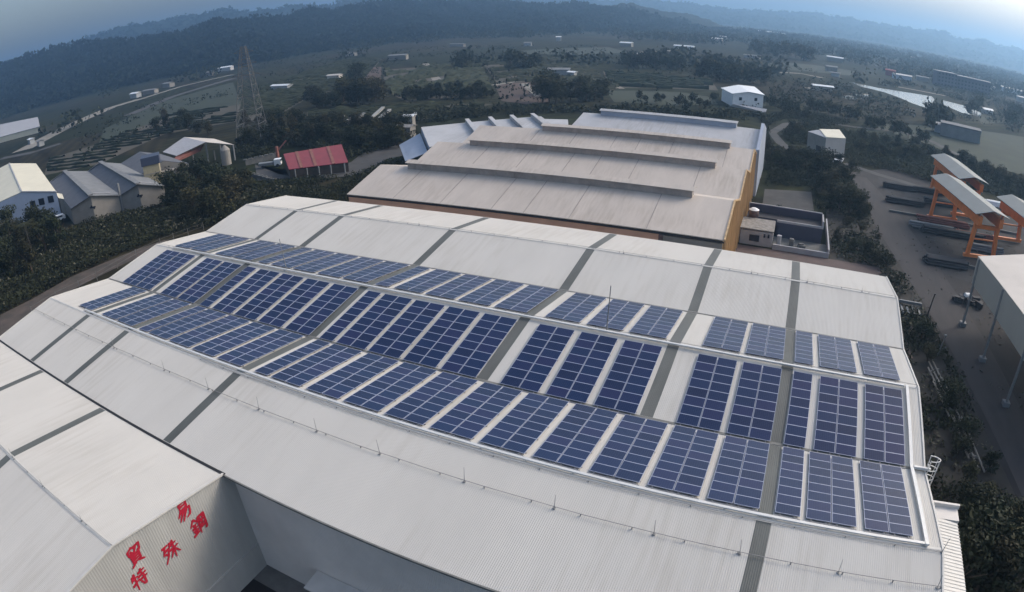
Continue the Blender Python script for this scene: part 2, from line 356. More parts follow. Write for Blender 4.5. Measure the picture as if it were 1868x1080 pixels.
# painted characters on the gable wall
STROKES = {
 '貿': ["45 97 12 86", "15 88 15 62", "15 62 42 69", "30 79 42 64", "50 91 92 93 85 60 74 66", "67 90 48 60", "25 55 25 15", "25 55 76 56 76 15 25 15", "25 42 75 43", "25 29 75 30", "40 14 10 -3", "62 14 94 -3"],
 '易': ["28 97 28 62", "28 96 72 97 72 62 28 62", "28 79 72 80", "32 60 8 33", "22 50 88 51 82 10 60 3", "46 50 12 8", "66 50 32 -1"],
 '特': ["18 88 6 62", "10 70 46 72", "28 97 28 0", "3 36 47 50", "55 82 97 84", "75 97 75 62", "48 62 102 64", "50 42 102 43", "83 56 83 3 66 9", "58 30 68 16"],
 '殊': ["5 92 47 92", "24 92 4 50", "15 68 44 69 30 30 4 0", "16 52 27 40", "60 94 50 68", "54 76 94 78", "46 52 104 54", "75 99 75 -3", "75 50 46 12", "75 50 106 10"],
 '鋼': ["26 100 0 68", "26 98 50 70", "14 66 39 66", "6 48 46 49", "26 66 26 10", "12 36 18 22", "41 36 35 22", "2 8 48 15", "55 93 55 -2", "55 93 99 94 99 3 88 7", "64 82 71 70", "90 84 81 70", "61 64 94 65", "76 64 76 30", "63 48 63 28 90 28 90 48"]}
def char(ch, y, z, size, tilt=0.0):
    mb = MB(); k = 0; X = XW-0.075
    for st in STROKES[ch]:
        v = [float(a)/100 for a in st.split()]; P = [(v[i], v[i+1]) for i in range(0, len(v), 2)]
        for n_, (a, b) in enumerate(zip(P[:-1], P[1:])):
            k += 1; d = Vector((b[0]-a[0], b[1]-a[1])); l = d.length; d /= l; n2 = Vector((-d.y, d.x))
            w0 = .082 if n_ == 0 else .066; w1 = .05 if b == P[-1] else .072; q = []
            for t_, w_ in ((-.03/l, w0*.5), (.06, w0), (.5, (w0+w1)*.44), (.92, w1), (1+.05/l, w1*.35)):
                q.append((a[0]+d.x*l*t_, a[1]+d.y*l*t_, w_))
            x_ = X+k*.0022+.012
            up = [(x_, y+((p[0]+n2.x*p[2])-.5+(p[1]-.5)*.08)*size, z+((p[1]+n2.y*p[2])-.5+(p[0]-.5)*.06)*size) for p in q]; dn = [(x_, y+((p[0]-n2.x*p[2])-.5+(p[1]-.5)*.08)*size, z+((p[1]-n2.y*p[2])-.5+(p[0]-.5)*.06)*size) for p in q]
            mb.add(up+dn, [(i, i+1, i+6, i+5) for i in range(4)])
    ob = sub(mb, 'wall_character', M['red']); ob['label'] = 'red painted character %s on the ribbed wall' % ch
    return ob
for ch, y, z in (('貿', -61.75, -0.45), ('易', -57.05, -0.28), ('特', -62.35, -2.25), ('殊', -59.3, -2.2), ('鋼', -56.45, -2.1)): char(ch, y, z, 1.36)
# lean-to annex on the right wall
mb = MB(); mb.slab([(XR, -39.0, -0.7), (78.6, -39.0, -1.05), (78.8, -66, -1.05), (XR, -66, -0.7)], 0.12)
an = sub(mb, 'side_annex_roof', M['roofcap'])
mb = MB(); 
for k in range(90):
    y = -39.3-k*0.3; mb.bar((XR, y, -0.69), (78.65, y, -1.04), 0.05, 0.03)
sub(mb, 'annex_roof_rib', M['roofcap'])['label'] = 'raised ribs of the side annex roof'
mb = MB(); mb.bb(76.0, 78.5, -65.5, -39.3, GZ, -1.2); mb.bb(76.2, 78.7, -38.95, -37.7, -2.2, -0.9); mb.bb(76.1, 78.8, -37.75, -37.55, -0.95, -0.6); sub(mb, 'side_annex_wall', M['walld'])

# ------------------------------------------------------------------ solar tables
MW, MH, PX, PY = 1.54, 0.988, 1.60, 0.998
fm = MB(); t = 0.026; hx, hy = MW/2, MH/2
for (a, b, c, d) in ((-hx, hx, -hy, -hy+t), (-hx, hx, hy-t, hy), (-hx, -hx+t, -hy+t, hy-t), (hx-t, hx, -hy+t, hy-t)): fm.bb(a, b, c, d, -0.035, 0.003, 0)
fm.bb(-hx+t, hx-t, -hy+t, hy-t, -0.03, 0.0, 1)
mod0 = fm.build('solar_module', [M['alu'], M['glassy']]); MODMESH = mod0.data; bpy.data.objects.remove(mod0)
FR = {}
def frame_mesh(nc):
    if nc in FR: return FR[nc]
    mb = MB(); W = nc*PX; L_ = 8*PY
    for c in range(nc):
        for s in (-0.45, 0.45):
            x = (c-(nc-1)/2)*PX+s; mb.bar((x, -L_/2-0.22, -0.065), (x, L_/2+0.06, -0.065), 0.05, 0.05)
    for k in range(5):
        y = -L_/2+0.3+k*(L_-0.6)/4; mb.bar((-W/2, y, -0.12), (W/2, y, -0.12), 0.045, 0.05)
    mb.bar((-W/2, -L_/2-0.18, -0.09), (W/2, -L_/2-0.18, -0.09), 0.04, 0.04)
    o = mb.build('mounting_frame', M['rail']); FR[nc] = o.data; bpy.data.objects.remove(o); return FR[nc]
ROWS = {
 2: (-22.03, [(-8.35, 2), (-4.8, 2), (0.45, 2), (4.0, 2), (8.5, 1), (10.6, 2), (14.15, 2), (17.8, 2), (21.3, 2), (25.6, 1), (27.9, 2), (31.5, 2), (35.1, 2), (38.8, 2),
               (43.75, 2), (47.55, 2), (51.3, 2), (57.55, 2), (61.15, 2), (65.27, 1), (67.4, 2), (71.2, 2)]),
 3: (-31.37, [(-8.3, 2), (-4.95, 2), (0.55, 2), (4.05, 2), (8.25, 1), (10.45, 2), (14.1, 2), (17.75, 2), (21.45, 2), (25.87, 1), (27.87, 2), (31.42, 2), (35.0, 2), (38.62, 2),
               (43.85, 2), (47.6, 2), (51.35, 2), (57.5, 2), (61.15, 2), (65.27, 1), (67.45, 2), (71.2, 2)]),
 4: (-39.63, [(-5.0, 2), (0.55, 2), (4.0, 2), (8.5, 1), (10.35, 2), (13.9, 2), (17.55, 2), (21.2, 2), (26.0, 1), (27.95, 2), (31.75, 2), (35.4, 2), (39.05, 2), (42.75, 2), (46.45, 2),
               (50.15, 2), (53.85, 2), (57.5, 2), (61.15, 2), (65.25, 1), (67.17, 2), (70.85, 2)])}
ROWN = {2: 'far', 3: 'middle', 4: 'near'}
for i, (yc, lst) in ROWS.items():
    ang = math.atan2(ZS[i]-ZS[i+1], YS[i]-YS[i+1]); n = len(lst)
    for j, (x0, nc) in enumerate(lst):
        xc = x0+nc*PX/2
        where = '%s from the left end' % ORD[j] if j < 12 else ('%s from the right end' % ORD[n-1-j] if j < n-1 else 'rightmost')
        if j == 0: where = 'leftmost'
        e = empty('solar_panel_table', (xc, yc, rz_(yc)+0.17), label='%s solar panel table in the %s row, %s' % ('narrow one-column' if nc == 1 else 'blue two-column', ROWN[i], where),
                  cat='solar panel', group='solar panel tables on the white roof')
        e.rotation_euler = (ang, 0, 0)
        for c in range(nc):
            for r_ in range(8):
                o = bpy.data.objects.new('solar_module', MODMESH); COL.objects.link(o); o.parent = e
                o.location = ((c-(nc-1)/2)*PX, (r_-3.5)*PY, 0)
        o = bpy.data.objects.new('mounting_frame', frame_mesh(nc)); COL.objects.link(o); o.parent = e

# ------------------------------------------------------------------ cable trays, wires, rods, ladder
def tray(name, pts, w, h, label, off=0.1, m_='tray'):
    mb = MB()
    for a, b in zip(pts[:-1], pts[1:]):
        mb.bar((a[0], a[1], a[2]+off), (b[0], b[1], b[2]+off), w, h)
    for a, b in zip(pts[:-1], pts[1:]):
        n = max(1, int((Vector(b)-Vector(a)).length/3))
        for k in range(n+1):
            p = Vector(a).lerp(Vector(b), k/n); mb.box((p.x, p.y, p.z+0.02), (0.08, 0.08, 0.16))
    e = mb.build(name, M[m_]); tag(e, label, 'cable tray', 'cable trays on the white roof'); return e
tray('cable_tray', [(-2.6, -44.05, 1.32+0.09), (74.7, -44.15, 1.32+0.09)], 0.2, 0.10, 'long white cable tray along the near ridge in front of the near panel row')
tray('cable_tray', [(-7.5, -26.72, 1.40+0.09), (74.55, -26.9, 1.40+0.09)], 0.2, 0.10, 'long white cable tray along the ridge between the far and middle panel rows')
tray('cable_tray', [(74.85, -44.3, 1.36+0.09), (74.85, -35.33, 0.05+0.11), (74.85, -26.8, 1.38+0.09)], 0.26, 0.12, 'white cable tray running down the right edge of the roof beside the last panels')
def conductor(y, x0, x1, label, rods, off=0.16, h=0.95, step=3.0):
    e = empty('lightning_conductor', (x0, y, rz_(y)), label=label, cat='lightning conductor', group='lightning conductors on the white roof')
    mb = MB(); z = rz_(y)+off; n = int((x1-x0)/step); prev = None
    for k in range(n+1):
        x = x0+(x1-x0)*k/n; p = Vector((x, y+rnd.uniform(-0.03, 0.03), z+rnd.uniform(-.01, .02)))
        if prev is not None: mb.bar(prev, p, 0.028)
        mb.box((p.x, p.y, z-off/2), (0.05, 0.07, off)); prev = p
    par(mb.build('wire', M['wire']), e)
    for x, h_ in rods:
        mb = MB(); lean = rnd.uniform(-0.12, 0.12); mb.tube((x, y, z-off), (x+lean*h_, y+rnd.uniform(-.05, .05), z+h_), 0.06 if h_ > 3 else 0.022, 0.035 if h_ > 3 else 0.012, 6); mb.box((x, y, z-off+0.03), (0.16, 0.16, 0.05))
        par(mb.build('rod', M['wire']), e)
    return e
conductor(-47.0, -12, 75.8, 'thin wire with short rods along the near slope below the near panel row', [(8.6, 0.9), (17.5, 0.9), (23.8, 0.95), (29.8, 1.0), (35.6, 1.0), (41.0, 1.0), (47.2, 1.0), (53.0, 1.0), (58.9, 1.0), (63.8, 1.0), (69.5, 1.0), (75.6, 0.9)])
conductor(-9.0, -12, 75.8, 'thin grey wire along the farthest ridge of the white roof', [(x, 0.25) for x in (20, 46, 60, 66, 72)])
conductor(-26.55, -12, 75.8, 'thin wire on the ridge under the upper cable tray', [(49.5, 4.0), (13.8, 3.4), (30.0, 1.0), (4.8, 0.5)], off=0.22)
conductor(-44.5, 20, 75.9, 'thin wire on the ridge beside the lower cable tray', [(75.9, 1.1)], off=0.1)
conductor(-62.9, -12, XW, 'thin wire along the ridge above the wall with red characters', [(10.5, 0.5), (16.5, 0.9), (22.0, 0.5), (28.0, 0.4)], off=0.12)
# thin wires across the far row
mb = MB()
for x, y in ((75.0, -17.9), (70.2, -18.0)): pass
e = empty('roof_ladder', (XR+0.1, -35.3, -3), label='caged steel ladder climbing the right wall of the panelled roof', cat='ladder')
mb = MB()
for dy in (-0.25, 0.25): mb.bar((XR+0.15, -35.3+dy, GZ), (XR+0.15, -35.3+dy, 1.1), 0.05)
for k in range(36): mb.bar((XR+0.15, -35.55, GZ+0.3+k*0.3), (XR+0.15, -35.05, GZ+0.3+k*0.3), 0.03)
par(mb.build('ladder_rail', M['tray']), e)
mb = MB()
for k in range(9):
    z = 1.1-k*0.8; P = [Vector((XR+0.15+0.75*math.sin(a), -35.3-0.36*math.cos(a), z)) for a in [math.pi*j/8 for j in range(9)]]
    for a, b in zip(P[:-1], P[1:]): mb.bar(a, b, 0.055)
for a in (0.3, 0.5, 0.7):
    a *= math.pi; mb.bar((XR+0.15+0.75*math.sin(a), -35.3-0.36*math.cos(a), 1.1), (XR+0.15+0.75*math.sin(a), -35.3-0.36*math.cos(a), -5.3), 0.04)
par(mb.build('safety_cage', M['tray']), e)
mb = MB(); mb.bar((75.0, -35.45, 0.3), (XR+0.35, -35.45, 0.3), 0.18, 0.2); par(mb.build('landing_beam', M['tray']), e)

# ================================================================== NEIGHBOURING BUILDINGS
def P3(px, py, z): v = at(px, py, z); return Vector((v.x, v.y, z))
# --- tan factory behind
X0, X1 = -3.4, 55.2
YT = [5.6, 15.4, 25.0, 34.6, 43.6, 52.6, 61.6, 75.4, 88.0]; ZT = [-0.8, 1.7, -0.8, 1.7, -0.8, 1.7, -1.0, 1.9, -1.0]
def rt(y):
    for i in range(8):
        if YT[i] <= y <= YT[i+1]: return ZT[i]+(ZT[i+1]-ZT[i])*(y-YT[i])/(YT[i+1]-YT[i])
tan = empty('tan_factory', (26, 34, GZ), label='tan factory with three dusty ridged roofs behind the white factory', cat='factory')
mb = MB()
for i in range(6): mb.slab([(X0-0.3, YT[i], ZT[i]), (X1+0.2, YT[i], ZT[i]), (X1+0.2, YT[i+1], ZT[i+1]), (X0-0.3, YT[i+1], ZT[i+1])], 0.12)
sub(mb, 'roof', M['tanroof'], tan)
for i in (0, 2, 4):      # sheet seams on the slopes
    for x in (5.5, 14, 22.5, 27.5, 34.2, 45):
        mb = MB(); x += i*1.3; mb.bar((x, YT[i]+0.1, ZT[i]+0.015), (x, YT[i+1]-0.8, ZT[i+1]+0.015-0.2), 0.10, 0.05); sub(mb, 'roof_seam', M['louver'], tan)
mb = MB(); mb.bb(X0-0.3, X1+0.2, 5.50, 5.6, -1.22, -1.0); sub(mb, 'eave_gutter', M['darkslot'], tan)
mb = MB(); mb.bb(X0, X1-8, 5.65, 5.85, GZ, -1.15); sub(mb, 'front_wall', M['brownwall'], tan)
mb = MB(); mb.bb(X1-8, X1, 5.65, 5.85, GZ, -1.35); sub(mb, 'front_wall', M['beigewall'], tan)
mb = MB(); mb.bb(X1-8.4, X1-7.9, 5.2, 5.65, GZ, -1.3); sub(mb, 'wall_pier', M['pinkwall'], tan)
for xe, nm in ((X0, 'left'), (X1, 'right')):
    mb = MB(); ys = YT[:7]
    for a, b in zip(ys[:-1], ys[1:]): mb.add([(xe, a, GZ), (xe, b, GZ), (xe, b, rt(b)-0.05), (xe, a, rt(a)-0.05)], [(0, 1, 2, 3)])
    sub(mb, 'gable_wall', M['orangewall'] if nm == 'right' else M['brownwall'], tan)
mb = MB()
for y in np.arange(6.5, 61, 3.1): mb.bb(X1+0.02, X1+0.32, y-0.15, y+0.15, GZ, rt(y)-0.1)
sub(mb, 'wall_rib', M['orangewall'], tan)
mb = MB()
for i in range(6): mb.bar((X1+0.22, YT[i], ZT[i]+0.02), (X1+0.22, YT[i+1], ZT[i+1]+0.02), 0.25, 0.22)
sub(mb, 'verge_flashing', M['orangewall'], tan)
def monitor(y, x0, x1, z, p, m1, m2, w=1.7, h=0.95):
    mb = MB()
    mb.add([(x0, y-w/2, z-0.25), (x1, y-w/2, z-0.25), (x1, y-w/2, z+h), (x0, y-w/2, z+h)], [(0, 1, 2, 3)], 1)
    mb.add([(x0, y+w/2, z-0.25), (x1, y+w/2, z-0.25), (x1, y+w/2, z+h), (x0, y+w/2, z+h)], [(3, 2, 1, 0)], 1)
    for x in (x0, x1): mb.add([(x, y-w/2, z-0.25), (x, y+w/2, z-0.25), (x, y+w/2, z+h), (x, y, z+h+0.22), (x, y-w/2, z+h)], [(0, 1, 2, 3, 4)], 1)
    for s in (-1, 1): mb.slab([(x0-0.3, y+s*(w/2+0.3), z+h-0.02), (x1+0.3, y+s*(w/2+0.3), z+h-0.02), (x1+0.3, y, z+h+0.3), (x0-0.3, y, z+h+0.3)][::s if s > 0 else 1], 0.08, 0)
    for k in range(int((x1-x0)/3)): mb.bb(x0+1.5+k*3-.05, x0+1.5+k*3+.05, y-w/2-0.06, y-w/2+0.0, z-0.2, z+h, 1)
    o = sub(mb, 'ridge_vent', [M[m1], M[m2]], p); return o
monitor(15.4, 2.6, 49.4, 1.7, tan, 'tanroof', 'louver'); monitor(34.6, 4.0, 50.1, 1.7, tan, 'tanroof', 'louver'); monitor(52.6, 11.5, 50.6, 1.7, tan, 'tanroof', 'louver')
# --- white-blue hall behind it
hall = empty('white_hall', (34, 75, GZ), label='blue-white hall behind the tan factory with one long ridge vent', cat='factory')
mb = MB()
for i in (6, 7): mb.slab([(12.5, YT[i], ZT[i]), (55.2, YT[i], ZT[i]), (55.2, YT[i+1], ZT[i+1]), (12.5, YT[i+1], ZT[i+1])], 0.12)
sub(mb, 'roof', M['blueroof'], hall); monitor(75.4, 17.2, 49.6, 1.9, hall, 'blueroof', 'bluewall', 1.9, 1.0)
mb = MB()
for xe in (12.7,):
    for i in (6, 7): mb.add([(xe, YT[i], GZ), (xe, YT[i+1], GZ), (xe, YT[i+1], ZT[i+1]-0.1), (xe, YT[i], ZT[i]-0.1)], [(0, 1, 2, 3)])
mb.bb(12.7, 55.3, 61.7, 61.9, GZ, -1.15)
mb.bb(12.7, 55.3, 87.6, 87.8, GZ, -1.15); sub(mb, 'wall', M['bluewall'], hall)
mb = MB(); mb.slab([(55.3, 61.0, 0.0), (56.0, 61.0, 0.0), (56.0, 75.4, 3.4), (55.3, 75.4, 3.4)], 13); mb.slab([(55.3, 75.4, 3.4), (56.0, 75.4, 3.4), (56.0, 88, 0.3), (55.3, 88, 0.3)], 13); sub(mb, 'parapet_wall', M['bluewall'], hall)
# --- saw-vent hall rear left
sv = empty('vented_hall', (-10, 70, GZ), label='white hall set at an angle with slanting roof vents, behind the tan factory', cat='factory')
A = P3(768, 232, -2.4); B = P3(987, 212, -2.4); Cc = P3(783, 268, -3.4); D = Vector((B.x+Cc.x-A.x, B.y+Cc.y-A.y, -3.4))
mb = MB(); mb.slab([Cc, D, B, A], 0.15); sub(mb, 'roof', M['blueroof'], sv)
u_ = (B-A); v_ = (Cc-A)
mb = MB(); mb.walls([Cc, D, B, A]); sub(mb, 'wall', M['bluewall'], sv)
lw = P3(742, 262, -7.0)
mb = MB(); mb.slab([Cc+Vector((-.3, -.3, -1.2)), A+Vector((-.3, -.2, -1.6)), Vector((A.x-4.5, A.y-4, -6.5)), Vector((Cc.x-4.5, Cc.y-3.5, -6.2))], 0.1); sub(mb, 'side_roof', M['bluewall'], sv)
for t_ in (0.37, 0.56, 0.74, 0.92):
    a = A+u_*t_+v_*0.02+Vector((0, 0, 0.55)); b = A+u_*t_+v_*0.80+Vector((0, 0, 0.55)); mb = MB(); mb.bar(a, b, 0.85, 1.0, 0)
    sd = u_.normalized(); mb.bar(a+sd*0.46+Vector((0, 0, -.1)), b+sd*0.46+Vector((0, 0, -.1)), 0.06, 0.7, 1); mb.bar(a+Vector((0, 0, .55)), b+Vector((0, 0, .55)), 1.1, 0.08, 0)
    sub(mb, 'roof_vent', [M['blueroof'], M['darkslot']], sv)
q = [P3(990, 229, -4), P3(1037, 230, -4), P3(1036, 218, -4), P3(994, 217, -4)]
wa = empty('white_annex', (q[0].x, q[0].y, GZ), label='low white roofed annex between the two white halls', cat='building')
mb = MB(); mb.slab(q, 0.15); sub(mb, 'roof', M['blueroof'], wa); mb = MB(); mb.walls(q); sub(mb, 'wall', M['bluewall'], wa)

# --- walled flat-roofed house right of tan factory
hs = empty('flat_roofed_house', (62, 36, GZ), label='flat-roofed house with slate-blue walled roof and small yard beside the tan factory', cat='house')
def vz(px, py, x, y):   # height on the vertical through x,y seen at the pixel row (least squares over z)
    best = min(((rayd(px, py, x, y, z), z) for z in np.arange(GZ, 8, 0.1))); return best[1]
def rayd(px, py, x, y, z):
    d = ray(px, py); w = Vector((x, y, z))-CAM; return (w-d*w.dot(d)).length
mb = MB(); mb.bb(55.6, 61.2, 31.0, 37.0, GZ, -7.5); sub(mb, 'wall', M['parapet'], hs)
mb = MB(); mb.bb(55.5, 61.3, 30.9, 37.0, -7.33, -7.15); sub(mb, 'roof_slab', M['rubble'], hs)
mb = MB(); mb.bb(57.2, 58.9, 30.9, 30.98, -9.3, -8.2); sub(mb, 'window', M['glassd'], hs)
for x in (59.6, 60.3): mb = MB(); mb.bb(x, x+0.3, 30.9, 30.98, -8.4, -7.8); sub(mb, 'window', M['glassd'], hs)
mb = MB(); mb.bb(61.6, 69.8, 37.0, 41.4, GZ, -7.3); mb.bb(56, 61.6, 38.0, 41.4, GZ, -7.3); sub(mb, 'upper_wall', M['purple'], hs)
mb = MB(); mb.bb(61.8, 69.6, 37.2, 41.2, -7.29, -7.2); mb.bb(56.2, 61.7, 38.1, 41.2, -7.29, -7.2); sub(mb, 'dark_roof', M['darkroof'], hs)
mb = MB(); mb.bb(61.5, 69.9, 36.9, 37.15, -7.3, -6.9); mb.bb(69.65, 69.9, 37.15, 41.65, -7.3, -6.0); mb.bb(56, 69.65, 41.4, 41.65, -7.3, -5.75); sub(mb, 'parapet', M['parapet'], hs)
mb = MB(); mb.bb(56.2, 69.6, 41.2, 41.39, -7.2, -5.85); sub(mb, 'parapet_lining', M['purple'], hs)
mb = MB(); mb.bb(61.3, 71.1, 30.3, 30.6, GZ, -9.1); mb.bb(70.85, 71.1, 30.6, 48, GZ, -8.6); sub(mb, 'yard_wall', M['parapet'], hs)
mb = MB(); mb.bb(61.3, 70.8, 30.7, 36.8, GZ+0.03, GZ+0.08); sub(mb, 'yard_floor', M['concrete'], hs)
tk = empty('water_tank', (57.2, 37.8, -7.1), label='small round water tank with white lid on the rusty roof beside the ochre wall', cat='water tank')
mb = MB(); mb.tube((57.2, 37.8, -7.15), (57.2, 37.8, -5.9), 0.9, n=14); par(mb.build('tank_body', M['pinkwall'], None, True), tk)
mb = MB(); mb.tube((57.2, 37.8, -5.9), (57.2, 37.8, -5.6), 0.95, 0.4, n=14); par(mb.build('lid', M['white']), tk)
mb = MB(); mb.box((64.5, 33.5, GZ+0.5), (0.8, 0.8, 0.9)); mb.tube((64.5, 33.5, GZ+.9), (64.5, 33.5, GZ+1.3), 0.5, .4); tag(mb.build('stone_planter', M['concrete']), 'squat grey planter in the middle of the small walled yard', 'planter')
mb = MB(); mb.box((66.3, 33.1, GZ+0.35), (1.4, 0.9, 0.5)); mb.box((66.2, 33.2, GZ+.7), (.8, .6, .25), .4); tag(mb.build('rubble_heap', M['concrete']), 'low heap of grey rubble right of the planter in the walled yard', 'rubble')
mb = MB(); mb.tube((62.3, 33, GZ), (62.3, 33, GZ+1.5), 0.35); mb.tube((62.3, 33, GZ+1.5), (62.3, 33, GZ+1.7), 0.42); tag(mb.build('gas_bottle', M['parapet']), 'pale upright cylinder beside the wall of the small yard', 'cylinder')

def gable_hall(name, q, zr, mw_, mr, label, cat, group=None, z0=GZ, over=0.5, win=None):
    """q = eave corners FL, FR, BR, BL ; ridge from mid front to mid back at height zr"""
    q = [Vector(p) for p in q]; f = (q[0]+q[1])/2; b = (q[3]+q[2])/2; f.z = b.z = zr
    e = empty(name, (q[0].x, q[0].y, z0), label=label, cat=cat, group=group)
    mb = MB(); n_ = len(q)
    mb.add([(q[0].x, q[0].y, z0), (q[1].x, q[1].y, z0), q[1], f, q[0]], [(0, 1, 2, 3, 4)]); mb.add([(q[3].x, q[3].y, z0), (q[2].x, q[2].y, z0), q[2], b, q[3]], [(4, 3, 2, 1, 0)])
    mb.add([(q[1].x, q[1].y, z0), (q[2].x, q[2].y, z0), q[2], q[1]], [(0, 1, 2, 3)]); mb.add([(q[3].x, q[3].y, z0), (q[0].x, q[0].y, z0), q[0], q[3]], [(0, 1, 2, 3)])
    par(mb.build('wall', M[mw_]), e)
    mb = MB(); d = (b-f).normalized()*over; up = Vector((0, 0, 0.18))
    for s, (c1, c2) in enumerate(((q[0], q[3]), (q[1], q[2]))):
        s1 = (c1-f).normalized()*over; P = [f-d+up, c1-d+s1+up, c2+d+s1+up, b+d+up]
        mb.slab(P, 0.14)
    par(mb.build('roof', M[mr]), e)
    if win:
        mb = MB(); w = q[1]-q[0]; nrm = Vector((w.y, -w.x, 0)).normalized()
        for t_, zz, ww, hh in win:
            c = q[0]+w*t_+nrm*0.04; r = w.normalized(); r.z = 0; r.normalize()
            mb = MB(); a = Vector((c.x, c.y, zz)); mb.bar(a-r*ww/2, a+r*ww/2, 0.10, hh); par(mb.build('window', M['glassd']), e)
    return e
# cream-roofed white house far left
FR_ = P3(103, 351, -3.7); FL = P3(40, 351, -1.8); BR = P3(66, 299, -1.2); BL = P3(17, 299, 0.9)
FL2 = FL+(FL-FR_); FL2.z = -3.7; BL2 = BL+(BL-BR)*1.0; BL2.z = -1.2
wh = empty('cream_roofed_house', (FR_.x, FR_.y, GZ), label='white walled house with cream roof and three dark windows at the left edge', cat='house')
mb = MB(); mb.walls([FR_, BR, BL, BL2, FL2, FL]); sub(mb, 'wall', M['whitewall'], wh)
mb = MB(); up = Vector((0, 0, 0.2)); mb.slab([FL+up, FR_+up, BR+up, BL+up], 0.15); mb.slab([FL2+up, FL+up, BL+up, BL2+up], 0.15); sub(mb, 'roof', M['cream'], wh)
mb = MB(); mb.bar(FL+up*1.3, BL+up*1.3, 0.4, 0.25); mb.bar(FR_+up, FL+up, 0.4, 0.3); sub(mb, 'roof_trim', M['parapet'], wh)
w = (FR_-FL); w.z = 0; nn = Vector((w.y, -w.x, 0)).normalized()
if nn.dot(CAM-FL) < 0: nn = -nn
for t_, zz in ((0.25, -5.6), (0.52, -5.4), (0.80, -5.2)):
    c = FL+w*t_+nn*0.06; c.z = zz; r = w.normalized(); mb = MB(); mb.bar(c-r*0.95, c+r*0.95, 0.1, 1.8); sub(mb, 'window', M['glassd'], wh)
ax = empty('lean_to_shed', (FR_.x+2, FR_.y+1, GZ), label='small cream lean-to between the white house and the grey warehouse', cat='shed')
q = [P3(104, 360, -5), P3(117, 373, -6.5), P3(104, 375, -6.5)]; sd = Vector((2.6, 1.2, 0)); b0 = FR_+Vector((.3, .2, -1.6)); b1 = b0+(BR-FR_).normalized()*8
mb = MB(); mb.slab([b0, b0+sd+Vector((0, 0, -.7)), b1+sd+Vector((0, 0, -.7)), b1], 0.12); sub(mb, 'roof', M['cream'], ax)
mb = MB(); mb.walls([b0+Vector((0, 0, -.2)), b0+sd*.95+Vector((0, 0, -.9)), b1+sd*.95+Vector((0, 0, -.9)), b1+Vector((0, 0, -.2))]); sub(mb, 'wall', M['beigewall'], ax)

# grey triple warehouse
A0, A1, A2, A3, A4 = P3(129, 381, -6), P3(165, 357, -3.7), P3(219, 356, -6), P3(251, 336, -3.7), P3(299, 339, -6)
DV = P3(118, 313, -3.7)-A1; DV.z = 0
wn = empty('grey_warehouse', (A2.x, A2.y, GZ), label='grey warehouse with three parallel gabled roofs and beige front gables', cat='warehouse')
shaded_roof, lit_roof = 'greyroof', 'greyroof2'  # light put into the colour: left slopes darker as shaded, right slopes paler as lit
g = [A0, A1, A2, A3, A4]
mb = MB()
for i in range(4):
    a, b = g[i], g[i+1]; mb.add([(a.x, a.y, GZ), (b.x, b.y, GZ), b, a], [(0, 1, 2, 3)])
    a, b = a+DV, b+DV; mb.add([(a.x, a.y, GZ), (b.x, b.y, GZ), b, a], [(3, 2, 1, 0)])
for a in (A0, A4): mb.add([(a.x, a.y, GZ), (a.x+DV.x, a.y+DV.y, GZ), a+DV, a], [(0, 1, 2, 3)])
sub(mb, 'wall', M['beigewall'], wn)
fr = (A4-A0); fr.z = 0; fr.normalize(); ov = -DV.normalized()*0.7
for i in range(4):
    mb = MB(); a, b = g[i]+Vector((0, 0, .15)), g[i+1]+Vector((0, 0, .15)); mb.slab([a+ov, b+ov, b+DV, a+DV], 0.15); sub(mb, 'roof', M[shaded_roof if i % 2 == 0 else lit_roof], wn)
for a in (A1, A3):
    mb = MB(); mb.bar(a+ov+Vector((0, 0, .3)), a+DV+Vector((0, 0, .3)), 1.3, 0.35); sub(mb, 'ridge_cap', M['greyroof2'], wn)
for t0_, i in ((0.25, 1), (0.55, 3)):   # pale translucent sheets
    mb = MB(); a, b = g[i], g[i+1]; n0 = a.lerp(b, 0.15)+DV*0.05+Vector((0, 0, .25)); n1 = a.lerp(b, 0.75)+DV*0.05+Vector((0, 0, .25)); mb.bar(n0, n1, 0.8, 0.06); sub(mb, 'skylight', M['parapet'], wn)
for i in (1, 3):
    mb = MB(); a, b = g[i]+DV*0.97, g[i-1]+DV*0.97; mb.bar(a+Vector((0, 0, .3)), a.lerp(b, .9)+Vector((0, 0, .3)), 1.2, 0.1); sub(mb, 'skylight', M['parapet'], wn)
out = Vector((fr.y, -fr.x, 0))
if out.dot(CAM-A0) < 0: out = -out
for a, z in ((A1, -6.6), (A3, -6.6)):
    c = Vector((a.x, a.y, z))+out*0.06; mb = MB(); mb.bar(c-fr*.75, c+fr*.75, .1, .35); mb.bar(c-fr*.5+Vector((0, 0, .3)), c-fr*.1+Vector((0, 0, .3)), .1, .4); mb.bar(c+fr*.1-Vector((0, 0, .3)), c+fr*.5-Vector((0, 0, .3)), .1, .4); sub(mb, 'window', M['glassd'], wn)
mb = MB(); c = A2+out*0.2; mb.bar((c.x, c.y, GZ), (c.x, c.y, -2.9), 0.5, 0.5); sub(mb, 'downpipe', M['steel'], wn)
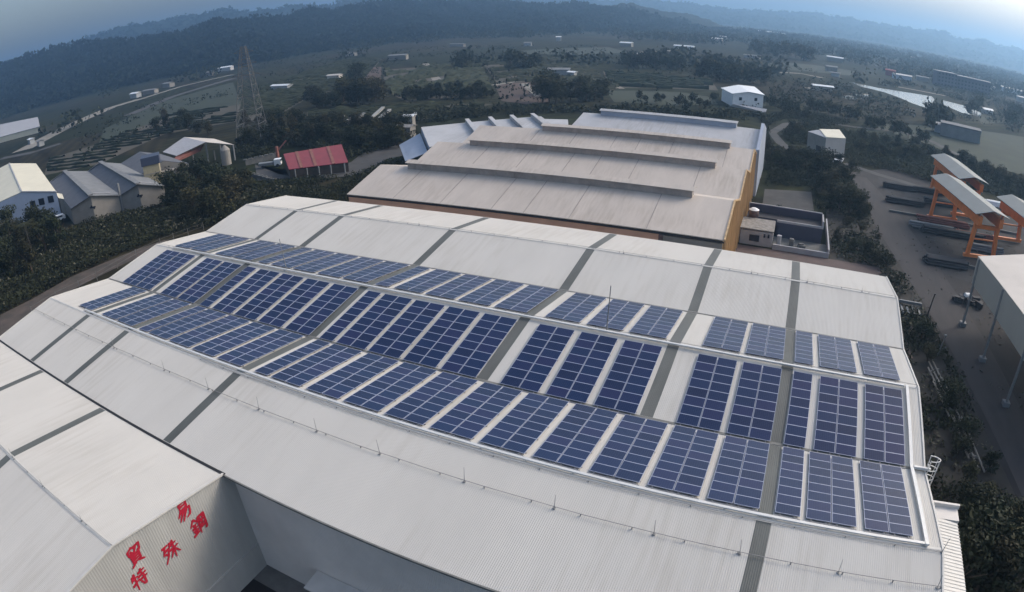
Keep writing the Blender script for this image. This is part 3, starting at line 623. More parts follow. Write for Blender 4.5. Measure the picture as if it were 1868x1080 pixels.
# third gable ridge further back
g2 = [A4+DV*0.45, A4+DV*0.45+fr*7+Vector((0, 0, 2.3)), A4+DV*0.45+fr*14]
rg = empty('grey_warehouse', (g2[0].x, g2[0].y, GZ), label='dark gabled roof set back behind the grey warehouse next to the yellow tower block', cat='warehouse')
D2 = DV*0.55
mb = MB(); mb.walls([g2[0], g2[1], g2[2], g2[2]+D2, g2[1]+D2, g2[0]+D2]); sub(mb, 'wall', M['beigewall'], rg)
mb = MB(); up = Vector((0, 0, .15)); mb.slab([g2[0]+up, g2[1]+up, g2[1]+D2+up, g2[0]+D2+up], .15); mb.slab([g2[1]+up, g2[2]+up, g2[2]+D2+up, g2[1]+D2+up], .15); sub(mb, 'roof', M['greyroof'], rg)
# yellow block with blue sheet tank
b = P3(284, 345, GZ); yb = empty('yellow_tower_block', (b.x, b.y, GZ), fr and math.atan2(fr.y, fr.x), label='small yellowish block topped with a dark blue sheet enclosure', cat='building')
mb = MB(); mb.box((0, 0, 3.6), (4.6, 5, 7.2)); o = mb.build('wall', M['yellowwall'], yb); mb = MB(); mb.box((0, 0, 8.4), (5.2, 5.6, 2.2)); mb.build('tank_enclosure', M['bluetank'], yb)
mb = MB(); mb.box((0, 0, 4.9), (4.8, 5.2, .25)); mb.box((4.5, 1.5, 2), (5, 4, 4)); mb.build('band_course', M['beigewall'], yb)
# open work shed
q = [P3(322, 284, -5.4), P3(297, 277, -5.0), P3(336, 250, -3.2), P3(375, 259, -3.4)]
ws = empty('work_shed', (q[0].x, q[0].y, GZ), label='open-sided work shed with pale patched gable roof behind the yellow block', cat='shed')
mb = MB(); mb.slab(q, .12); sub(mb, 'roof', M['parapet'], ws)
q2 = [q[3], q[2], P3(390, 253, -4.2), P3(427, 264, -5.2)]; mb = MB(); mb.slab(q2, .12); sub(mb, 'roof', M['pinkroof'], ws)
mb = MB(); mb.slab([P3(322, 285, -5.6), P3(373, 262, -4.4), P3(366, 275, -6.2), P3(300, 306, -7.2)], .1); sub(mb, 'rusty_roof', M['rust'], ws)
for px, py, z in ((322, 284, -5.5), (300, 278, -5.2), (375, 260, -3.6), (425, 264, -5.2), (400, 259, -4.6), (350, 272, -4.8), (390, 275, -7.0), (410, 272, -7.0)):
    a = P3(px, py, z); mb = MB(); mb.bar((a.x, a.y, GZ), a, 0.35); sub(mb, 'post', M['steel'], ws)
b = P3(414, 300, GZ); mb = MB(); mb.tube((b.x, b.y, GZ), (b.x, b.y, -5.5), 1.5, n=14); mb.tube((b.x, b.y, -5.5), (b.x, b.y, -4.2), 1.5, .3, n=14); tag(mb.build('silo', M['beigewall']), 'pale round silo standing right of the work shed', 'silo')
# red roofed shed
q = [P3(527, 309, -7.6), P3(635, 296, -7.6), P3(623, 263, -6.0), P3(517, 281, -6.0)]
rs = empty('red_roofed_shed', (q[0].x, q[0].y, GZ), label='low shed with faded red roof crossed by three pale strips', cat='shed')
mb = MB(); mb.slab(q, .14); sub(mb, 'roof', M['redroof'], rs)
mb = MB(); mb.walls([v+Vector((0, 0, -.3)) for v in q]); sub(mb, 'wall', M['soil'], rs)
for t_ in (0.22, 0.46, 0.76):
    a = q[0].lerp(q[1], t_)+Vector((0, 0, .05)); b = q[3].lerp(q[2], t_)+Vector((0, 0, .05)); mb = MB(); mb.bar(a, b, 0.8, 0.06); sub(mb, 'translucent_strip', M['rust'], rs)
for t_ in (0.1, 0.3, 0.5, 0.7, 0.93):
    a = q[0].lerp(q[1], t_); a = a+Vector((.6, -.6, 0)); mb = MB(); mb.bar((a.x, a.y, GZ), (a.x, a.y, a.z), .25); sub(mb, 'post', M['steel'], rs)
b = P3(513, 290, -8); mb = MB(); c = P3(525, 257, -3.5)
cr = empty('red_crane', (b.x, b.y, GZ), label='small red jib crane beside the red-roofed shed', cat='crane')
p0 = P3(508, 295, GZ); mb.bar((p0.x, p0.y, GZ), (p0.x, p0.y, -5.6), .7); par(mb.build('mast', M['rust']), cr); mb = MB(); mb.bar((p0.x, p0.y, -7), (p0.x+1.9, p0.y+2.2, -4.3), .35); par(mb.build('jib', M['rust']), cr)
p0 = P3(508, 303, GZ); tr = empty('white_lorry', (p0.x, p0.y, GZ), 0.6, label='small white lorry parked left of the red-roofed shed', cat='truck')
mb = MB(); mb.box((0, 0, 1.3), (1.9, 2, 1.6)); mb.build('cab', M['white'], tr); mb = MB(); mb.box((-3.3, 0, 1.1), (4.4, 2.1, .7)); mb.build('load_bed', M['steel'], tr)
mb = MB(); mb.box((0.7, 0, 1.75), (.7, 1.8, .6)); mb.build('windscreen', M['glassd'], tr)
for x, y in ((0, 1), (0, -1), (-4.2, 1), (-4.2, -1)): mb = MB(); mb.tube((x, y-.12, .45), (x, y+.12, .45), .45, n=12); mb.build('wheel', M['black'], tr)

for px0, py0, px1, py1, h, lab in ((448, 297, 505, 284, 1.6, 'low pale wall left of the red crane'), (455, 318, 500, 330, .8, 'broken kerb of concrete blocks in front of the red crane')):
    a, b = P3(px0, py0, GZ+h/2), P3(px1, py1, GZ+h/2); mb = MB(); mb.bar(a, b, .4, h)
    for k in range(7): c = a.lerp(b, k/6); mb.box((c.x, c.y, GZ+h+.1), (1.1, .6, .25), .6)
    tag(mb.build('low_wall', M['concrete']), lab, 'wall')
# parked white car
p0 = P3(107, 404, GZ); car = empty('parked_car', (p0.x, p0.y, GZ), math.atan2(fr.y, fr.x)+0.2, label='white car parked at the corner of the white house and the grey warehouse', cat='car')
mb = MB()
prof_ = [(-2.2, .45), (-2.25, .85), (-1.4, 1.0), (-0.95, 1.62), (1.5, 1.68), (2.1, 1.1), (2.2, .5)]
vs = [(x, s, z) for s in (-.85, .85) for x, z in prof_]; n = len(prof_)
mb.add(vs, [tuple(range(n)), tuple(range(2*n-1, n-1, -1))]+[(i, n+i, n+(i+1) % n, (i+1) % n) for i in range(n)]); mb.build('body', M['white'], car)
for s in (-1, 1): mb = MB(); mb.add([(-.9, s*.87, 1.05), (1.4, s*.87, 1.1), (1.35, s*.87, 1.5), (-.7, s*.87, 1.5)], [(0, 1, 2, 3)]); mb.build('side_window', M['glassd'], car)
mb = MB(); mb.add([(-1.42, -.7, 1.04), (-1.42, .7, 1.04), (-1.02, .65, 1.56), (-1.02, -.65, 1.56)], [(0, 1, 2, 3)]); mb.build('windscreen', M['glassd'], car)
for x in (-1.4, 1.4):
    for s in (-.85, .85): mb = MB(); mb.tube((x, s-.1, .35), (x, s+.1, .35), .35, n=12); mb.build('wheel', M['black'], car)

# two buildings beyond on the right
q = [P3(1337, 171, -4.6), P3(1393, 173.5, -4.6), P3(1375, 158.5, -4.6), P3(1317, 161, -4.6)]
e = gable_hall('white_hall', q, -3.6, 'white', 'white', 'isolated white gabled building in the fields behind the factories, two dark square windows', 'building', win=((0.25, -6.6, 1.3, 1.3), (0.75, -6.6, 1.3, 1.3)))
mb = MB(); mb.slab([P3(1331, 193, -9), P3(1396, 205, -9), P3(1399, 199, -8), P3(1338, 190, -8)], .15); par(mb.build('front_awning', M['parapet']), e)
q = [P3(1507, 252, -3.8), P3(1543, 254, -3.8), P3(1531, 238, -3.4), P3(1495, 237, -3.4)]
be = empty('beige_building', (q[0].x, q[0].y, GZ), label='tall narrow beige building by the lane, alone on the right', cat='building')
q3 = [P3(1474, 240, -4.2), q[0], q[3], P3(1488, 238, -4.0)]
mb = MB(); mb.walls(q); sub(mb, 'wall', M['pinkroof'], be); mb = MB(); mb.walls(q3); sub(mb, 'wall', M['beigewall'], be)
mb = MB(); mb.slab([v+Vector((0, 0, .3)) for v in q], .2); sub(mb, 'roof', M['cream'], be); mb = MB(); mb.slab([v+Vector((0, 0, .1)) for v in q3], .15); sub(mb, 'roof', M['parapet'], be)
a = q3[0].lerp(q3[1], .55); b = q3[1]; mb = MB(); dd = (q3[1]-q3[0]).normalized(); nn = Vector((dd.y, -dd.x, 0)); nn = nn if nn.dot(CAM-a) > 0 else -nn
mb.bar(Vector((a.x, a.y, GZ+1.6))+nn*.1, Vector((a.x, a.y, GZ+1.6))+nn*.1+dd*2.4, .15, 3.0); sub(mb, 'door', M['darkslot'], be)
for px, py, w, lab in ((1498, 292, 3.5, 'white tarpaulin sheet among bushes below the beige building, left piece'), (1527, 298, 3.0, 'white tarpaulin sheet among bushes below the beige building, right piece')):
    p = P3(px, py, GZ); mb = MB(); mb.slab([(p.x-w/2, p.y-.8, GZ+1.2), (p.x+w/2, p.y-1, GZ+1.0), (p.x+w/2+.4, p.y+.9, GZ+1.6), (p.x-w/2, p.y+1, GZ+1.5)], .08)
    for a, b in ((-.4, -.6), (.4, -.6), (.4, .6), (-.4, .6)): mb.bar((p.x+a*w, p.y+b, GZ), (p.x+a*w, p.y+b, GZ+1.1), .08)
    tag(mb.build('tarpaulin', M['white']), lab, 'tarpaulin')

# --- big shed at right edge
sh = empty('open_shed', (93, 0, GZ), label='large open shed with pinkish roof and grey fascia on tall columns at the right edge', cat='shed')
C0 = P3(1786, 470, 0.3); 
sA, sB, sC, sD = Vector((91.6, 13.8, .2)), Vector((94.6, -17, .2)), Vector((122, -14, 2.6)), Vector((119, 23, 2.6))
mb = MB(); mb.slab([sB, sC, sD, sA], .15); sub(mb, 'roof', M['pinkroof'], sh)
mb = MB(); mb.bar(sA+Vector((0, 0, -2.0)), sB+Vector((0, 0, -2.0)), .15, 4.0); mb.bar(sA+Vector((0.2, 0, -2)), sD+Vector((0, 0, -4.2)), .15, 3.6); sub(mb, 'fascia', M['fascia'], sh)
for k, t_ in enumerate((0.03, 0.35, 0.68, 0.98)):
    a = sA.lerp(sB, t_); mb = MB(); mb.tube((a.x-.1, a.y, GZ), (a.x-.1, a.y, .1), .2, n=8); mb.box((a.x-.1, a.y, GZ+.3), (.9, .9, .6)); sub(mb, 'column', M['steel'], sh)
    a = sD.lerp(sC, t_); mb = MB(); mb.tube((a.x, a.y, GZ), (a.x, a.y, 2.3), .2, n=8); sub(mb, 'column', M['steel'], sh)
# --- gantry cranes
def gantry(ox, oy, L_, wdt, zt, label, rot=0.0):
    e = empty('gantry_crane', (ox, oy, GZ), rot, label=label, cat='gantry crane', group='orange gantry cranes in the steel yard'); H = zt-GZ
    mb = MB()
    for x in (0.6, wdt-.6): mb.bb(x-.45, x+.45, -1.5, L_+1.5, H-1.7, H)
    mb.build('girder', M['orange'], e)
    for y in (0, L_):
        for x in (0, wdt):
            mb = MB(); mb.bar((x, y, .5), (x+(.6 if x == 0 else -.6), y, H-1.3), .7, .7); mb.build('leg', M['orange'], e)
        mb = MB(); mb.bb(-.8, wdt+.8, y-.3, y+.3, .25, .85); mb.build('base_beam', M['orange'], e)
        mb = MB(); mb.bb(.2, wdt-.2, y-.3, y+.3, H-2.6, H-1.9); mb.bar((0, y, H*.45), (wdt, y, H*.45), .25); mb.build('cross_tie', M['orange'], e)
    mb = MB()
    for s in (0, 1):
        a, b = (-.9, wdt/2) if s == 0 else (wdt/2, wdt+.9)
        za, zb = (H+.5, H+1.5) if s == 0 else (H+1.5, H+.5)
        mb.slab([(a, -2, za), (b, -2, zb), (b, L_+2, zb), (a, L_+2, za)], .1)
    for y in np.linspace(-1, L_+1, 6):
        for x in (.6, wdt-.6): mb.bar((x, y, H-.1), (x, y, H+.9), .12)
    mb.build('rain_roof', M['canopy'], e)
    mb = MB(); mb.bb(.5, wdt-.5, L_*.45, L_*.45+1.8, H, H+.45); mb.bar((wdt/2, L_*.5, H-3), (wdt/2, L_*.5, H), .1); mb.build('hoist', M['steel'], e)
    return e
gantry(99.4, 44.0, 22.5, 6.0, -1.5, 'nearer orange gantry crane under a grey sheet roof in the steel yard', 0.16)
gantry(103.0, 72.5, 20.0, 6.0, -1.5, 'farther orange gantry crane under a grey sheet roof, by the reeds', 0.10)
gantry(113.5, 40.0, 20.0, 6.0, -1.8, 'orange gantry crane partly cut off by the right edge of the photo', 0.16)
for px0, py0, px1, py1, lab in ((1622, 384, 1860, 428, 'long pale crane rail nearer the reeds'), (1688, 466, 1800, 494, 'long pale crane rail near the open shed')):
    a, b = P3(px0, py0, GZ+.25), P3(px1, py1, GZ+.25); mb = MB(); mb.bar(a, b, .45, .5); tag(mb.build('crane_rail', M['concrete']), lab, 'rail', 'crane rails')
def stack(px, py, L_, n, m_, label, rz=0.05, r_=0.22, cat='steel stack'):
    p = P3(px, py, GZ); mb = MB(); k = 0
    for row in range(3):
        for c in range(n-row):
            y = (c-(n-row)/2)*r_*2.1; z = GZ+r_+row*r_*1.8+.15; dx = rnd.uniform(-.6, .6)
            a = Vector((p.x-L_/2+dx, p.y+y, z)); b = Vector((p.x+L_/2+dx, p.y+y+L_*rz, z)); mb.tube(a, b, r_, n=6)
    for s in (-.3, .3): mb.bb(p.x+s*L_-.15, p.x+s*L_+.15, p.y-n*r_-.3, p.y+n*r_+.5, GZ, GZ+.15)
    return tag(mb.build('steel_stack', M[m_]), label, cat, 'stacks of steel stock in the yard')
for a in ((1650, 372, 9, 6, 'darkslot', 'dark pipe stack at the far left corner of the steel yard'), (1720, 375, 9, 7, 'darkslot', 'dark pipe stack behind the legs of the nearer gantry crane'),
          (1640, 345, 8, 6, 'darkslot', 'dark stack by the bend of the yard road'), (1690, 352, 9, 5, 'darkslot', 'dark stack in front of the farther gantry crane'),
          (1740, 432, 14, 5, 'darkslot', 'long dark stack between the legs of the nearer gantry crane'), (1725, 484, 8, 7, 'darkslot', 'wide dark stack at the corner of the open shed'),
          (1720, 410, 12, 4, 'rust', 'rusty stack beside the pale crane rail'), (1780, 436, 9, 3, 'rust', 'short rusty stack under the gantry crane'), (1700, 420, 10, 4, 'steel', 'grey bars lying between the rusty stack and the lane'), (1765, 372, 8, 5, 'rust', 'rusty bars beyond the nearer gantry crane'), (1800, 460, 8, 4, 'steel', 'grey bars beside the open shed corner under the crane'),
          (1822, 378, 8, 6, 'white', 'white bundle of pipes right of the gantry crane'), (1850, 392, 9, 3, 'steel', 'grey pipes at the right edge of the steel yard')): stack(*a)
p = P3(1764, 552, GZ); sj = empty('scrap_heap', (p.x, p.y, GZ), label='heap of dark scrap with a white drum beside the open shed', cat='scrap')
mb = MB()
for k in range(22): mb.box((p.x+rnd.uniform(-2.5, 2.5), p.y+rnd.uniform(-1.6, 1.6), GZ+rnd.uniform(.2, .7)), (rnd.uniform(.4, 1.4), rnd.uniform(.3, 1), rnd.uniform(.3, .9)), rnd.uniform(0, 3))
par(mb.build('scrap_pile', M['darkslot']), sj); mb = MB(); mb.tube((p.x-.6, p.y+.2, GZ+1.0), (p.x+.5, p.y+.5, GZ+1.0), .45, n=12); par(mb.build('drum', M['white']), sj)
# poles, pipes
for px, py, h, lab in ((1691, 577, 3.6, 'dark post standing at the edge of the yard road'), (1710, 648, 3.0, 'pale leaning post at the yard road edge')):
    p = P3(px, py, GZ); mb = MB(); mb.tube((p.x, p.y, GZ), (p.x+.3, p.y-.2, GZ+h), .12, .09); mb.box((p.x+.3, p.y-.2, GZ+h), (.3, .3, .12)); tag(mb.build('post', M['steel'] if 'pale' in lab else M['darkslot']), lab, 'post')
for k, (a0, b0, a1, b1) in enumerate(((1702, 655, 1792, 855), (1695, 660, 1782, 850), (1690, 668, 1762, 828))):
    a, b = P3(a0, b0, GZ+.35), P3(a1, b1, GZ+.35); mb = MB()
    for s in range(5):
        o_ = Vector((rnd.uniform(-.25, .25), rnd.uniform(-.4, .4), (s%2)*.09)); mb.tube(a.lerp(b, .2*s)+o_, a.lerp(b, .2*s+.22)+o_, .11, n=6)
    for s in (.1, .5, .9): c = a.lerp(b, s); mb.bb(c.x-.3, c.x+.3, c.y-.1, c.y+.1, GZ, c.z-.07)
    tag(mb.build('scaffold_poles', M['beigewall']), ['rightmost', 'middle', 'leftmost'][k]+' of three lines of pale poles lying in the weeds right of the roof', 'poles', 'pale poles lying in the weeds')
p = P3(1660, 572, GZ); mb = MB()
mb.bb(p.x-1.8, p.x+1.8, p.y+1.2, p.y+1.5, GZ+.9, GZ+1.3)
for k in range(4): mb.bb(p.x-1.6+k*.9, p.x-1.3+k*.9, p.y-1.5, p.y+1.2, GZ+.4, GZ+.7)
for a, b in ((-1.7, 1.3), (1.7, 1.3), (-1.5, -1.4), (1.4, -1.4)): mb.bar((p.x+a, p.y+b, GZ), (p.x+a, p.y+b, GZ+1), .15)
tag(mb.build('steel_rack', M['steel']), 'grey steel rack standing in the weeds beside the right roof edge', 'rack')
# fence on the left bank
fe = empty('rail_fence', (-45, -20, GZ), label='thin rail fence along the bank left of the panelled roof', cat='fence')
FP = [P3(*p, GZ) for p in ((60, 575), (105, 548), (146, 528), (178, 512), (215, 490), (250, 470), (294, 450), (318, 440), (344, 430), (372, 420))]
for a in FP: mb = MB(); mb.bar(a, a+Vector((0, 0, 1.7)), .09); par(mb.build('post', M['concrete']), fe)
mb = MB()
for a, b in zip(FP[:-1], FP[1:]):
    for h in (.8, 1.5): mb.bar(a+Vector((0, 0, h)), b+Vector((0, 0, h)), .035)
par(mb.build('rail', M['concrete']), fe)
# --- transmission tower
p = P3(462, 256, GZ); tw = empty('transmission_tower', (p.x, p.y, GZ), .5, label='tall lattice transmission tower behind the work shed', cat='pylon')
H = 34; mb = MB()
def tp(s, t_, z):
    k = 4.2*(1-z/H)**0.85+.55; return Vector((s*k, t_*k, z))
lv = [0, 6, 11, 15.5, 19.5, 23, 26, 28.6, 31, 33]
for s, t_ in ((1, 1), (1, -1), (-1, -1), (-1, 1)):
    for a, b in zip(lv[:-1], lv[1:]): mb.bar(tp(s, t_, a), tp(s, t_, b), .19)
for a, b in zip(lv[:-1], lv[1:]):
    C4 = [(1, 1), (1, -1), (-1, -1), (-1, 1)]
    for i in range(4):
        c, d = C4[i], C4[(i+1) % 4]; mb.bar(tp(*c, a), tp(*d, b), .085); mb.bar(tp(*d, a), tp(*c, b), .085); mb.bar(tp(*c, b), tp(*d, b), .13)
M['pylon'] = mat('galvanised_lattice', (0.13, 0.13, 0.13), 0.6, var=.2, scale=1); mb.build('lattice_mast', M['pylon'], tw)
for z, w in ((23, 5.2), (27, 4.4), (31, 3.6)):
    mb = MB(); mb.bar((-w, 0, z), (w, 0, z), .2); mb.bar((-w, 0, z), (0, 0, z+1.6), .14); mb.bar((w, 0, z), (0, 0, z+1.6), .14); mb.build('crossarm', M['pylon'], tw)

# ================================================================== GROUND, FIELDS, ROADS, WATER
def ground_mat():
    m = bpy.data.materials.new('plain'); m.use_nodes = True; nt = m.node_tree; N = nt.nodes; L = nt.links; b = N['Principled BSDF']
    b.inputs['Roughness'].default_value = 0.95; b.inputs['Specular IOR Level'].default_value = 0.1
    tc = N.new('ShaderNodeTexCoord')
    vo = N.new('ShaderNodeTexVoronoi'); vo.inputs['Scale'].default_value = 0.011; vo.distance = 'MANHATTAN'
    nd = N.new('ShaderNodeTexNoise'); nd.inputs['Scale'].default_value = 0.02; L.new(tc.outputs['Object'], nd.inputs['Vector'])
    ad = N.new('ShaderNodeMixRGB'); ad.blend_type = 'ADD'; ad.inputs[0].default_value = 25; L.new(tc.outputs['Object'], ad.inputs[1]); L.new(nd.outputs['Color'], ad.inputs[2])
    L.new(ad.outputs[0], vo.inputs['Vector'])
    sp = N.new('ShaderNodeSeparateColor'); L.new(vo.outputs['Color'], sp.inputs[0])
    rp = N.new('ShaderNodeValToRGB'); e = rp.color_ramp.elements; e[0].color = (0.0174, 0.0183, 0.0075, 1); e[1].color = (0.0352, 0.0302, 0.0158, 1)
    for p, c in ((0.25, (0.0141, 0.0183, 0.0067, 1)), (0.5, (0.0232, 0.0256, 0.0098, 1)), (0.72, (0.0265, 0.0219, 0.0120, 1)), (0.85, (0.0191, 0.0238, 0.0083, 1))): x = e.new(p); x.color = c
    L.new(sp.outputs[0], rp.inputs['Fac'])
    n2 = N.new('ShaderNodeTexNoise'); n2.inputs['Scale'].default_value = 0.25; n2.inputs['Detail'].default_value = 8; n2.inputs['Roughness'].default_value = 0.7; L.new(tc.outputs['Object'], n2.inputs['Vector'])
    mr = N.new('ShaderNodeMapRange'); mr.inputs['From Min'].default_value = .3; mr.inputs['From Max'].default_value = .7; mr.inputs['To Min'].default_value = 0.55; mr.inputs['To Max'].default_value = 1.35; L.new(n2.outputs['Fac'], mr.inputs['Value'])
    mx = N.new('ShaderNodeMixRGB'); mx.blend_type = 'MULTIPLY'; mx.inputs[0].default_value = 1; L.new(rp.outputs[0], mx.inputs[1]); L.new(mr.outputs[0], mx.inputs[2])
    def wave(rot):
        mp = N.new('ShaderNodeMapping'); mp.inputs['Rotation'].default_value = (0, 0, rot); L.new(tc.outputs['Object'], mp.inputs[0])
        wv = N.new('ShaderNodeTexWave'); wv.inputs['Scale'].default_value = 0.05; wv.inputs['Distortion'].default_value = 1.5; wv.inputs['Detail'].default_value = 3; L.new(mp.outputs[0], wv.inputs['Vector']); return wv.outputs['Fac']
    gt = N.new('ShaderNodeMath'); gt.operation = 'GREATER_THAN'; gt.inputs[1].default_value = .5; L.new(sp.outputs[1], gt.inputs[0])
    mw_ = N.new('ShaderNodeMixRGB'); L.new(gt.outputs[0], mw_.inputs[0]); L.new(wave(.7), mw_.inputs[1]); L.new(wave(-.9), mw_.inputs[2])
    mrw = N.new('ShaderNodeMapRange'); mrw.inputs['To Min'].default_value = .68; mrw.inputs['To Max'].default_value = 1.2; L.new(mw_.outputs[0], mrw.inputs['Value'])
    ve = N.new('ShaderNodeTexVoronoi'); ve.feature = 'DISTANCE_TO_EDGE'; ve.inputs['Scale'].default_value = .014; L.new(ad.outputs[0], ve.inputs['Vector'])
    mre = N.new('ShaderNodeMapRange'); mre.inputs['From Max'].default_value = .05; mre.inputs['To Min'].default_value = .45; mre.inputs['To Max'].default_value = 1; L.new(ve.outputs['Distance'], mre.inputs['Value'])
    m3 = N.new('ShaderNodeMath'); m3.operation = 'MULTIPLY'; L.new(mrw.outputs[0], m3.inputs[0]); L.new(mre.outputs[0], m3.inputs[1])
    mx2 = N.new('ShaderNodeMixRGB'); mx2.blend_type = 'MULTIPLY'; mx2.inputs[0].default_value = 1; L.new(mx.outputs[0], mx2.inputs[1]); L.new(m3.outputs[0], mx2.inputs[2])
    L.new(mx2.outputs[0], b.inputs['Base Color']); return m
mb = MB(); mb.add([(-6900, -6900, GZ), (6900, -6900, GZ), (6900, 6900, GZ), (-6900, 6900, GZ)], [(0, 1, 2, 3)]); struct('ground', mb, ground_mat())
def flat(name, pts, m, dz=0.02, px=True):
    mb = MB(); mb.add([((at(*p).x, at(*p).y) if px else p)+(GZ+dz,) for p in pts], [tuple(range(len(pts)))]); return struct(name, mb, M[m])
flat('yard', [(78, 97), (81, 68), (81.2, 57.6), (83.3, 36.4), (84.9, 32), (86.2, 16.2), (88.2, -.7), (89.4, -13), (91.5, -26), (95, -62), (180, -62), (180, 60), (128, 78), (112, 108), (92, 112)], 'asphalt', .02, False)
flat('pavement', [(30, .3), (82, .3), (80, 30.2), (55.4, 30.2), (55.4, 5.4), (30, 5.4)], 'alley', .02, False)
flat('forecourt', [(31.5, -54.1), (31.5, -100), (110, -100), (110, -64), (76, -64), (76, -54.1)], 'yarddark', .02, False)
flat('pavement', [(31.5, -54.1), (76, -54.1), (76, -52.3), (31.5, -52.3)], 'concrete', .03, False)
flat('gravel_yard', [(465, 300), (510, 318), (600, 325), (665, 318), (705, 290), (745, 282), (760, 262), (735, 258), (660, 280), (640, 296), (530, 325), (470, 330)], 'gravel')
flat('paved_ground', [(1395, 345), (1480, 350), (1485, 385), (1390, 378)], 'gravel')
flat('ground_soil', [(0, 640), (0, 575), (60, 545), (130, 505), (250, 455), (300, 438), (330, 440), (230, 480), (130, 530), (60, 585)], 'soil')
M['darksoil'] = mat('dark_soil', (0.030, 0.026, 0.022), 0.95, col2=(0.012, 0.012, 0.011), scale=0.4)
flat('ground_dark', [(76, -60), (76, .3), (82, .3), (80, 30.2), (71.3, 30.2), (71.3, 60), (80, 62), (81.2, 57), (84.9, 32), (86.2, 16.2), (88.2, -.7), (89.4, -13), (91.5, -26), (94.5, -60)], 'darksoil', .01, False)
flat('brown_field', [(903, 156), (925, 152), (985, 149), (1003, 186), (960, 190), (915, 184)], 'brownfield')
flat('brown_field', [(655, 122), (696, 122), (695, 146), (668, 150), (655, 135)], 'brownfield')
flat('green_field', [(1105, 165), (1240, 168), (1300, 178), (1310, 190), (1230, 193), (1120, 186)], 'greenfield')
flat('green_field', [(950, 92), (1110, 86), (1150, 96), (1050, 100), (960, 99)], 'greenfield')
flat('green_field', [(1560, 250), (1700, 275), (1868, 320), (1868, 250), (1740, 232), (1600, 225)], 'greenfield')
flat('green_field', [(1401, 112), (1480, 118), (1560, 130), (1550, 138), (1440, 128), (1401, 122)], 'greenfield')
flat('green_field', [(1780, 205), (1830, 212), (1840, 224), (1790, 226)], 'greenfield')
flat('field', [(190, 235), (300, 185), (425, 150), (440, 190), (300, 215), (180, 262)], 'greenfield')
M['rowfield'] = mat('row_field', (0.066, 0.056, 0.040), 0.95, col2=(0.034, 0.031, 0.020), scale=0.03)
for P in (((700, 128), (878, 115), (900, 172), (742, 186), (700, 165)), ((878, 112), (1045, 104), (1130, 160), (1095, 172), (1000, 150), (905, 150)), ((480, 160), (620, 112), (696, 108), (660, 150), (560, 180), (500, 215), (440, 222)), ((560, 205), (740, 192), (900, 190), (760, 222), (560, 232)), ((180, 262), (300, 210), (440, 190), (430, 222), (300, 245), (180, 300), (80, 320), (90, 290)), ((1100, 130), (1300, 150), (1310, 165), (1110, 160))): flat('field', P, 'rowfield', .012)
M['stain'] = mat('dark_ground', (0.030, 0.029, 0.031), 0.95, col2=(0.012, 0.012, 0.014), scale=0.35)
for P in (((1600, 322), (1700, 345), (1690, 372), (1625, 362)), ((1625, 372), (1690, 380), (1700, 395), (1640, 392)), ((1640, 398), (1770, 425), (1762, 452), (1690, 440)), ((1690, 470), (1790, 496), (1785, 520), (1720, 500)), ((1735, 535), (1790, 545), (1785, 585), (1750, 570))): flat('ground_dark', P, 'stain', .026)
def pstrip(name, pts, w, m, z=GZ+.05): mb = MB(); pathstrip(mb, pts, w, z); return struct(name, mb, M[m])
pstrip('road', [(40, 275), (75, 256), (130, 228), (200, 197), (258, 180)], 15, 'lightsoil')
pstrip('road', [(250, 183), (330, 158), (425, 136)], 7, 'lightsoil', GZ+.06)
pstrip('road', [(235, 210), (310, 178), (395, 152), (425, 143)], 10, 'gravel')
pstrip('road', [(0, 290), (60, 278), (110, 262)], 8, 'gravel')
for pts, w in (([(470, 222), (500, 200), (530, 178)], 1.5), ([(529, 164), (566, 138)], 5), ([(776, 116), (797, 146)], 5), ([(897, 156), (940, 149)], 4), ([(955, 152), (985, 176)], 4), ([(1050, 126), (1090, 142), (1135, 162)], 3),
               ([(1150, 97), (1235, 92)], 9), ([(1330, 117), (1400, 131), (1460, 134), (1500, 142)], 7), ([(1470, 159), (1515, 170)], 7), ([(1555, 172), (1592, 174)], 9), ([(1630, 157), (1730, 176)], 7), ([(1850, 165), (1868, 172)], 9)):
    pstrip('path', pts, w, 'lightsoil')
pstrip('lane', [(1462, 285), (1425, 262), (1408, 242), (1435, 226), (1490, 222), (1560, 232), (1640, 240), (1700, 258), (1760, 290), (1868, 330)], 3.2, 'gravel')
pstrip('lane', [(1540, 298), (1600, 318), (1690, 345)], 3.0, 'gravel', GZ+.06)
M['lane'] = mat('lane_asphalt', (0.044, 0.039, 0.040), 0.95, col2=(0.026, 0.024, 0.026), scale=0.5, streak=(1, .2, 1))
mb = MB(); LP_ = [(80.5, 95, 6), (83.5, 75, 7), (86.0, 50, 8), (88.5, 30, 8), (91.2, 8, 7), (93.0, -10, 6), (96.5, -35, 6), (99, -60, 6)]
for a, b in zip(LP_[:-1], LP_[1:]): mb.add([(a[0]-a[2]/2, a[1], GZ+.035), (b[0]-b[2]/2, b[1], GZ+.035), (b[0]+b[2]/2, b[1], GZ+.035), (a[0]+a[2]/2, a[1], GZ+.035)], [(0, 1, 2, 3)])
struct('road', mb, M['lane'])
wm = mat('water', (0.20, 0.21, 0.20), 0.15, spec=0.8)
M['water'] = wm
flat('pond', [(1553, 150), (1600, 160), (1650, 168), (1700, 176), (1705, 182), (1692, 198), (1680, 194), (1660, 187), (1640, 178), (1612, 168), (1570, 158)], 'water', .06)
flat('pond', [(1720, 183), (1760, 193), (1792, 207), (1788, 214), (1755, 206), (1722, 192)], 'water', .06)
flat('pond', [(1535, 176), (1560, 172), (1590, 174), (1575, 180), (1545, 181)], 'water', .06)

